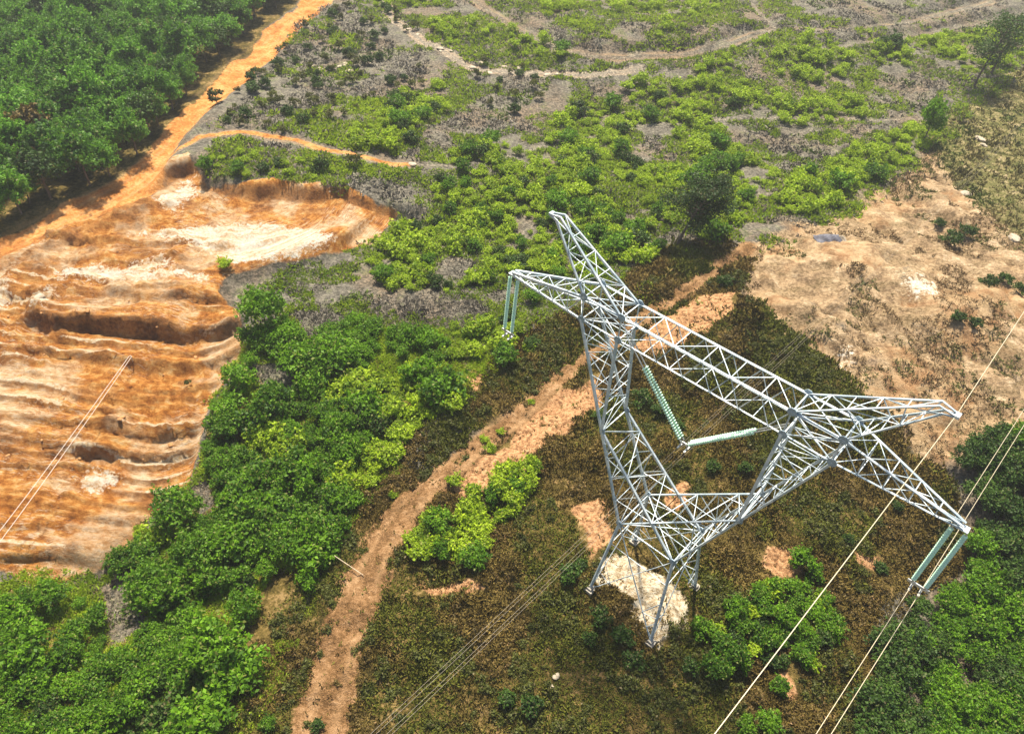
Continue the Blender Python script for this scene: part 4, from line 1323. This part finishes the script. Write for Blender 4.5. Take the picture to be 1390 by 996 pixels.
WIRES = [  # start, slope towards -y, slope towards +y, offsets, label
    ((10.5, 0, 25.3), -.0, -.0, [(0, 0)], 'single thin pale wire running over the tip of the right horn', .017),
    ((12.95, 0, 15.2), -.0, -.0, [(-.22, 0), (.22, 0)], 'of the two pale wires passing under the right insulator strings', .016),
    ((0, 0, 15.0), -.0, -.0, [(-.22, 0), (.22, 0), (-.22, -.4), (.22, -.4)], 'of the thin dull wires passing through the tower window under the V', .006),
]
SL = {0: (-.04, .06, -.04, 0), 1: (.02, -.06, -.03, .03), 2: (.06, -.08, 0, 0)}
for wi, (p, _, _, offs, lab, r) in enumerate(WIRES):
    for oi_, (ox, oz) in enumerate(offs):
        sa_, sb_, ha_, hb_ = SL[wi]
        q = (p[0] + ox, p[1], p[2] + oz)
        A = wire(q, -1, sa_, .0004, 170, '', ha_)[::-1]; B = wire(q, 1, sb_, .0004, 170, '', hb_)
        nm = ['', '', 'left one ', 'right one ', 'upper left one ', 'upper right one ', 'lower left one ', 'lower right one ']
        pre = '' if len(offs) == 1 else (nm[2 + oi_] if len(offs) == 2 else nm[4 + oi_])
        wire_obj(A + B[1:], r, pre + lab, 'wired' if wi == 2 else 'wire')

# pale twin line coming down over the quarry to a stake
x, y = at(185, 502); P1 = Vector((x, y, hz(x, y) + .5))
x, y = at(0, 806); P0 = Vector((x, y, hz(x, y) + 4.0))
Dv = (P0 - P1)
for k, off in ((0, -.12), (1, .12)):
    side = Dv.cross(Vector((0, 0, 1))).normalized()
    pts = [P1 + Dv * 1.5 * t + side * off * (1 + 2.2 * t) + Vector((0, 0, -1.2 * math.sin(math.pi * min(t, 1)) * .3)) for t in [i / 20 for i in range(21)]]
    wire_obj(pts, .022, ('left' if k == 0 else 'right') + ' one of two pale wires slanting down over the quarry steps', 'wirew')
st = empty('stake', P1 - Vector((0, 0, .5))); tag(st, 'short post in the quarry where the two pale wires end', 'post')
rod((0, 0, -.3), (0, 0, .55), .06, 'wood', 'post', st)

# ------------------------------------------------------------------ small things on the ground
def rock(u, v, s, label, mat='rock', flat=.5, name='boulder', cat='rock', seed=None, stretch=1.3, group=None):
    x, y = at(u, v)
    r = random.Random(seed if seed is not None else int(u * 7 + v))
    bm = bmesh.new(); bmesh.ops.create_icosphere(bm, subdivisions=3, radius=1)
    sd = int(u + v)
    for w in bm.verts:
        c = w.co
        k = 1 + .45 * (float(fbm(c.x * 1.3 + c.z, c.y * 1.3 - c.z, 1, 3, sd)) - .5) * 2 * .6
        w.co = Vector((c.x * k * s * stretch, c.y * k * s, c.z * k * s * flat))
    me = bpy.data.meshes.new(name); bm.to_mesh(me); bm.free(); me.materials.append(M[mat])
    o = link(name, me, None, (x, y, hz(x, y) + s * flat * .2)); o.rotation_euler = (0, 0, r.uniform(0, 3))
    tag(o, label, cat, group)


for u, v, s, lab in [(1330, 190, 1.1, 'pale boulder on the olive hill near the upper right'), (1335, 198, .7, 'small pale stone just below the pale boulder on the olive hill'),
                     (1310, 262, 1.0, 'pale boulder at the left margin of the olive hill'), (1374, 327, 1.1, 'flat pale boulder at the right edge of the picture'),
                     (65, 430, .7, 'pale block standing on the quarry step at left'), (560, 232, .7, 'white stone at the end of the curved side road'),
                     (755, 918, .35, 'white stone in the brown scrub near the bottom'), (750, 930, .25, 'small white stone in the brown scrub below the larger white one'),
                     (642, 345 + 480 - 480, .01, '')][:-1]:
    rock(u, v, s * .6, lab, flat=.45)
r2 = random.Random(4)
for i in range(14):
    t = i / 13
    u = 560 + 190 * t + r2.uniform(-10, 10); v = 48 + 52 * math.sin(min(1, t * 1.3) * 1.57) + r2.uniform(-9, 9)
    rock(u, v, r2.uniform(.2, .55), 'pale rubble stone along the far curved track', flat=.4, group='rubble stones along the far track')
for i in range(12):
    rock(r2.uniform(420, 500), r2.uniform(85, 102), r2.uniform(.3, .6), 'pale rubble stone on the grey slope below the forest corner', flat=.4, group='rubble stones on the grey slope')
for i in range(26):
    u = r2.uniform(0, 270); v = r2.uniform(390, 640)
    rock(u, v, r2.uniform(.09, .2), 'orange brown earth clod lying on the quarry floor', mat='clod', flat=.7, group='clods on the quarry floor')
# grey sheet on the pale hill
x, y = at(1125, 323)
root = empty('tarpaulin', (x, y, hz(x, y)), .1); tag(root, 'dark grey tarpaulin heap with a white end on the pale hill', 'tarpaulin')
V = []; F = []
nx, ny = 16, 10
for j in range(ny + 1):
    for i in range(nx + 1):
        a = i / nx * 2 - 1; c = j / ny * 2 - 1
        V.append((a * 1.5, c * .9, .55 * max(0, 1 - abs(c) ** 1.5) * max(0, 1 - abs(a) ** 3) + .07 * math.sin(a * 9 + c * 5) + .04))
for j in range(ny):
    for i in range(nx): F.append((j * (nx + 1) + i, j * (nx + 1) + i + 1, (j + 1) * (nx + 1) + i + 1, (j + 1) * (nx + 1) + i))
me = bpy.data.meshes.new('sheet'); me.from_pydata(V, [], F); me.update(); me.materials.append(M['tarp']); link('sheet', me, root)
V2 = [(1.5 + (p[0] + 1.5) * .15, p[1] * .8, p[2] * .6 + .03) for p in V]
me = bpy.data.meshes.new('white_end'); me.from_pydata(V2, [], F); me.update(); me.materials.append(M['rock']); link('white_end', me, root)
# cut pole lying across the track edge
x, y = at(457, 768); xb, yb = at(494, 784)
A = Vector((x, y, hz(x, y) + .9)); B = Vector((xb, yb, hz(xb, yb) + .12))
root = empty('fallen_pole', A); tag(root, 'thin pale pole lying from the thicket onto the dirt track', 'pole')
rod((0, 0, 0), tuple(B - A), .03, 'wood', 'pole', root)

ORDS = 'first second third'.split() + 'fourth fifth sixth seventh eighth ninth tenth eleventh twelfth thirteenth fourteenth fifteenth sixteenth seventeenth eighteenth nineteenth twentieth'.split() + ['twenty-first', 'twenty-second', 'twenty-third', 'twenty-fourth', 'twenty-fifth', 'twenty-sixth']
for gname in ('rubble stones along the far track', 'rubble stones on the grey slope', 'clods on the quarry floor'):
    L = [o for o in COL.objects if o.get('group') == gname]
    L.sort(key=lambda o: float(to_px(o.location.x, o.location.y, o.location.z)[0]))
    for i, o in enumerate(L): o['label'] = o['label'] + ', ' + ORDS[i] + ' from the left'

# ------------------------------------------------------------------ say which plant is which
# places one can find in the photograph, at the pixels where they are
PLACES = {
 'plantation': [(15, 290, 'at the left picture edge above the road'), (15, 195, 'left of the withering brown tree'), (15, 110, 'at the left edge midway up the wood'),
   (15, 25, 'in the top left corner'), (67, 135, 'behind the withering brown tree'), (67, 235, 'in front of the withering brown tree'), (125, 240, 'at the road edge opposite the quarry'),
   (130, 170, 'right of the withering brown tree'), (130, 95, 'deep behind the withering brown tree'), (90, 25, 'at the top edge above the withering tree'), (200, 195, 'at the road opposite the side road junction'),
   (205, 125, 'behind the row at the side road junction'), (205, 70, 'in the middle of the wood'), (190, 15, 'at the top edge above the middle of the wood'), (255, 140, 'at the road opposite the lone olive tree'),
   (270, 75, 'behind the row opposite the lone olive tree'), (275, 15, 'at the top edge right of the middle'), (330, 70, 'beside the upper straight of the road'), (370, 20, 'at the far corner where the road leaves')],
 'thicket': [(20, 830, 'at the left picture edge below the quarry'), (20, 900, 'at the left edge above the corner'), (25, 975, 'in the bottom left corner'), (100, 830, 'just under the lowest quarry edge'),
   (110, 900, 'left of the grey gap'), (120, 975, 'at the bottom edge near the corner'), (200, 780, 'at the quarry tip right of the grey gap'), (220, 850, 'below the quarry tip'), (210, 930, 'near the bottom left of centre'),
   (250, 985, 'at the bottom edge by the brown fringe'), (245, 725, 'at the quarry rim above its tip'), (300, 790, 'in the thicket middle, level with the quarry tip'), (310, 870, 'by the brown fringe near the bottom'),
   (310, 700, 'right of the quarry rim gap'), (380, 770, 'left of the fallen pole'), (400, 830, 'below the fallen pole'), (380, 690, 'in the thicket middle'), (300, 625, 'at the quarry rim midway up'),
   (370, 620, 'in the upper middle of the thicket'), (440, 720, 'at the track edge above the fallen pole'), (450, 640, 'left of the burnt patch'), (330, 545, 'at the quarry rim under the rounded tree'),
   (400, 550, 'below the rounded tree at the quarry corner'), (510, 600, 'beside the burnt patch near the track'), (440, 480, 'on the grey slope right of the rounded tree'), (480, 540, 'in the upper thicket centre'),
   (520, 470, 'at the upper rim of the thicket'), (580, 490, 'behind the large round bush at the bend'), (600, 570, 'below the large round bush at the bend')],
 'slope': [(470, 370, 'right of the white quarry sand'), (545, 320, 'at the right end of the quarry wall'), (590, 275, 'below the end of the side road'), (600, 340, 'midway from quarry wall to left crossarm'),
   (600, 390, 'above the grey strip left of the crossarm'), (680, 300, 'left of the left horn tip'), (680, 360, 'just behind the left crossarm tip'), (690, 240, 'above the left horn tip'), (750, 260, 'right above the left horn tip'),
   (810, 300, 'right of the left horn'), (850, 250, 'left of the lone dark tree'), (870, 340, 'behind the left tower shoulder'), (930, 240, 'behind the lone dark tree'), (1000, 290, 'right of the lone dark tree'),
   (1020, 235, 'up right of the lone dark tree'), (640, 205, 'above the side road end'), (720, 190, 'left of the round dark slope shrub'), (790, 180, 'near the round dark slope shrub'), (860, 140, 'right of the round dark slope shrub'),
   (950, 120, 'on the upper slope above the lone tree'), (960, 190, 'on the cross path above the lone tree'), (1060, 190, 'on the cross path further right'), (1100, 145, 'above the cross path at right'), (1180, 150, 'near the end of the cross path'),
   (1080, 265, 'at the left end of the hill strip'), (1160, 235, 'in the middle of the hill strip'), (1235, 195, 'at the slim tree end of the hill strip'), (500, 185, 'at the left side of the island patch'), (570, 150, 'in the island patch top'),
   (580, 180, 'at the right side of the island patch'), (310, 240, 'at the head of the quarry wall'), (400, 245, 'above the middle of the quarry wall'), (490, 255, 'near the upright sapling by the side road'),
   (1000, 80, 'at the left end of the distant band'), (1100, 75, 'in the middle of the distant band'), (1200, 80, 'near the distant round dark bush'), (1300, 70, 'near the tall tree in the upper right'), (1380, 60, 'at the right picture edge far up'),
   (600, 40, 'inside the far track bend'), (720, 75, 'along the rubble of the far track'), (850, 30, 'at the top edge right of the middle'), (640, 440, 'left of the left insulator strings'), (690, 480, 'under the left insulator strings'), (600, 460, 'above the large round bush at the bend'),
   (340, 130, 'near the lone olive tree by the road'), (420, 60, 'below the top edge right of the road'), (400, 160, 'above the curved side road'), (520, 110, 'up left of the island patch'), (640, 140, 'under the far track bend'), (470, 20, 'at the top edge left of the far track'), (480, 60, 'left of the far track'), (440, 110, 'by the rubble on the grey slope'), (380, 110, 'left of the rubble on the grey slope'), (450, 160, 'left of the island patch'), (560, 85, 'just under the far rubble track')],
 'wood': [(1180, 960, 'at the bottom edge left side'), (1260, 970, 'at the bottom edge middle'), (1360, 970, 'in the bottom right corner'), (1210, 880, 'at the near left edge of the wood'), (1290, 880, 'in the middle of the wood'),
   (1375, 880, 'at the right picture edge low down'), (1300, 800, 'below the right insulator strings'), (1375, 780, 'at the right picture edge midway'), (1330, 710, 'right of the crossarm tip'), (1380, 690, 'at the right edge level with the crossarm tip'),
   (1320, 630, 'at the upper corner of the wood'), (1385, 620, 'at the right edge where the wood begins')],
 'near': [(590, 740, 'at the near end of the clump'), (640, 700, 'in the middle of the clump'), (700, 650, 'at the far end of the clump'), (950, 890, 'at the left end of the patch'), (1020, 850, 'in the middle of the patch'), (1100, 820, 'at the right end of the patch'), (1080, 890, 'at the near side of the patch')]}
WHICH = {'plantation_tree': 'plantation', 'thicket_bush': 'thicket', 'hillside_shrub': 'slope', 'sapling': 'slope', 'young_tree': 'wood', 'leafy_bush': 'near'}
SHORT = {'plantation_tree': 'plantation tree', 'thicket_bush': 'thicket bush', 'hillside_shrub': 'slope shrub', 'sapling': 'sapling', 'young_tree': 'wood tree', 'leafy_bush': 'bush'}
ORD = 'fourth fifth sixth seventh eighth ninth tenth eleventh twelfth thirteenth fourteenth fifteenth sixteenth seventeenth eighteenth nineteenth twentieth'.split()
cl = {}
for o, lab, x, y, sc, grp in REG:
    if not grp: continue
    kind = o.name.split('.')[0]
    u, v = to_px(x, y, o.location.z + 1)
    pl = PLACES[WHICH[kind]]
    j = min(range(len(pl)), key=lambda q: (pl[q][0] - u) ** 2 + (pl[q][1] - v) ** 2)
    first = lab.split(' ')[0]
    tone = {'taller': 'tall green', 'bright': 'bright green', 'dark': 'dark green', 'darker': 'dark green', 'mid': 'mid green', 'yellow': 'yellow green', 'fresh': 'fresh green', 'small': 'small olive' if kind == 'sapling' else 'small green'}.get(first, 'green')
    cl.setdefault((kind, tone, pl[j][2]), []).append((o, float(u), float(v), sc))
for (kind, tone, place), L in cl.items():
    left = list(L)
    noun = tone + ' ' + SHORT[kind]
    if kind == 'leafy_bush': noun += ' right of the track' if 'clump' in place else ' by the pylon foot'
    sup = [('leftmost', lambda q: q[1]), ('rightmost', lambda q: -q[1]), ('nearest', lambda q: -q[2]), ('farthest', lambda q: q[2]), ('largest', lambda q: -q[3]), ('smallest', lambda q: q[3]),
           ('second leftmost', lambda q: q[1]), ('second rightmost', lambda q: -q[1]), ('second nearest', lambda q: -q[2]), ('second farthest', lambda q: q[2]), ('third leftmost', lambda q: q[1]), ('third rightmost', lambda q: -q[1])]
    grp = 'cluster: ' + noun + ' ' + place
    if len(left) == 1: sup = [('only', lambda q: 0)]
    for nm, f in sup:
        if not left: break
        q = min(left, key=f); left.remove(q)
        q[0]['label'] = nm + ' ' + noun + ' ' + place
    for i, q in enumerate(sorted(left, key=lambda q: q[1])): q[0]['label'] = ORD[min(i, len(ORD) - 1)] + ' leftmost ' + noun + ' ' + place
    for q in L: q[0]['group'] = grp

# ------------------------------------------------------------------ haze
HAZE = 0.00045
if HAZE > 0:
    g = G('haze')
    v = g.n('VolumePrincipled')
    v.inputs['Color'].default_value = (.90, .93, .96, 1)
    v.inputs['Density'].default_value = HAZE
    v.inputs['Anisotropy'].default_value = .2
    g.t.links.new(v.outputs[0], g.out.inputs['Volume'])
    bm = bmesh.new(); bmesh.ops.create_cube(bm, size=1)
    zlo = float(gz.min()) - 1.0; zhi = 60.0 if float(gz.max()) < 58 else float(gz.max()) + 2
    big = 4300 * 2 + 3000
    bmesh.ops.scale(bm, vec=(big, big, zhi - zlo), verts=bm.verts)
    me = bpy.data.meshes.new('haze'); bm.to_mesh(me); bm.free(); me.materials.append(g.m)
    o = link('haze', me, None, (0, 0, (zhi + zlo) / 2)); o['kind'] = 'stuff'
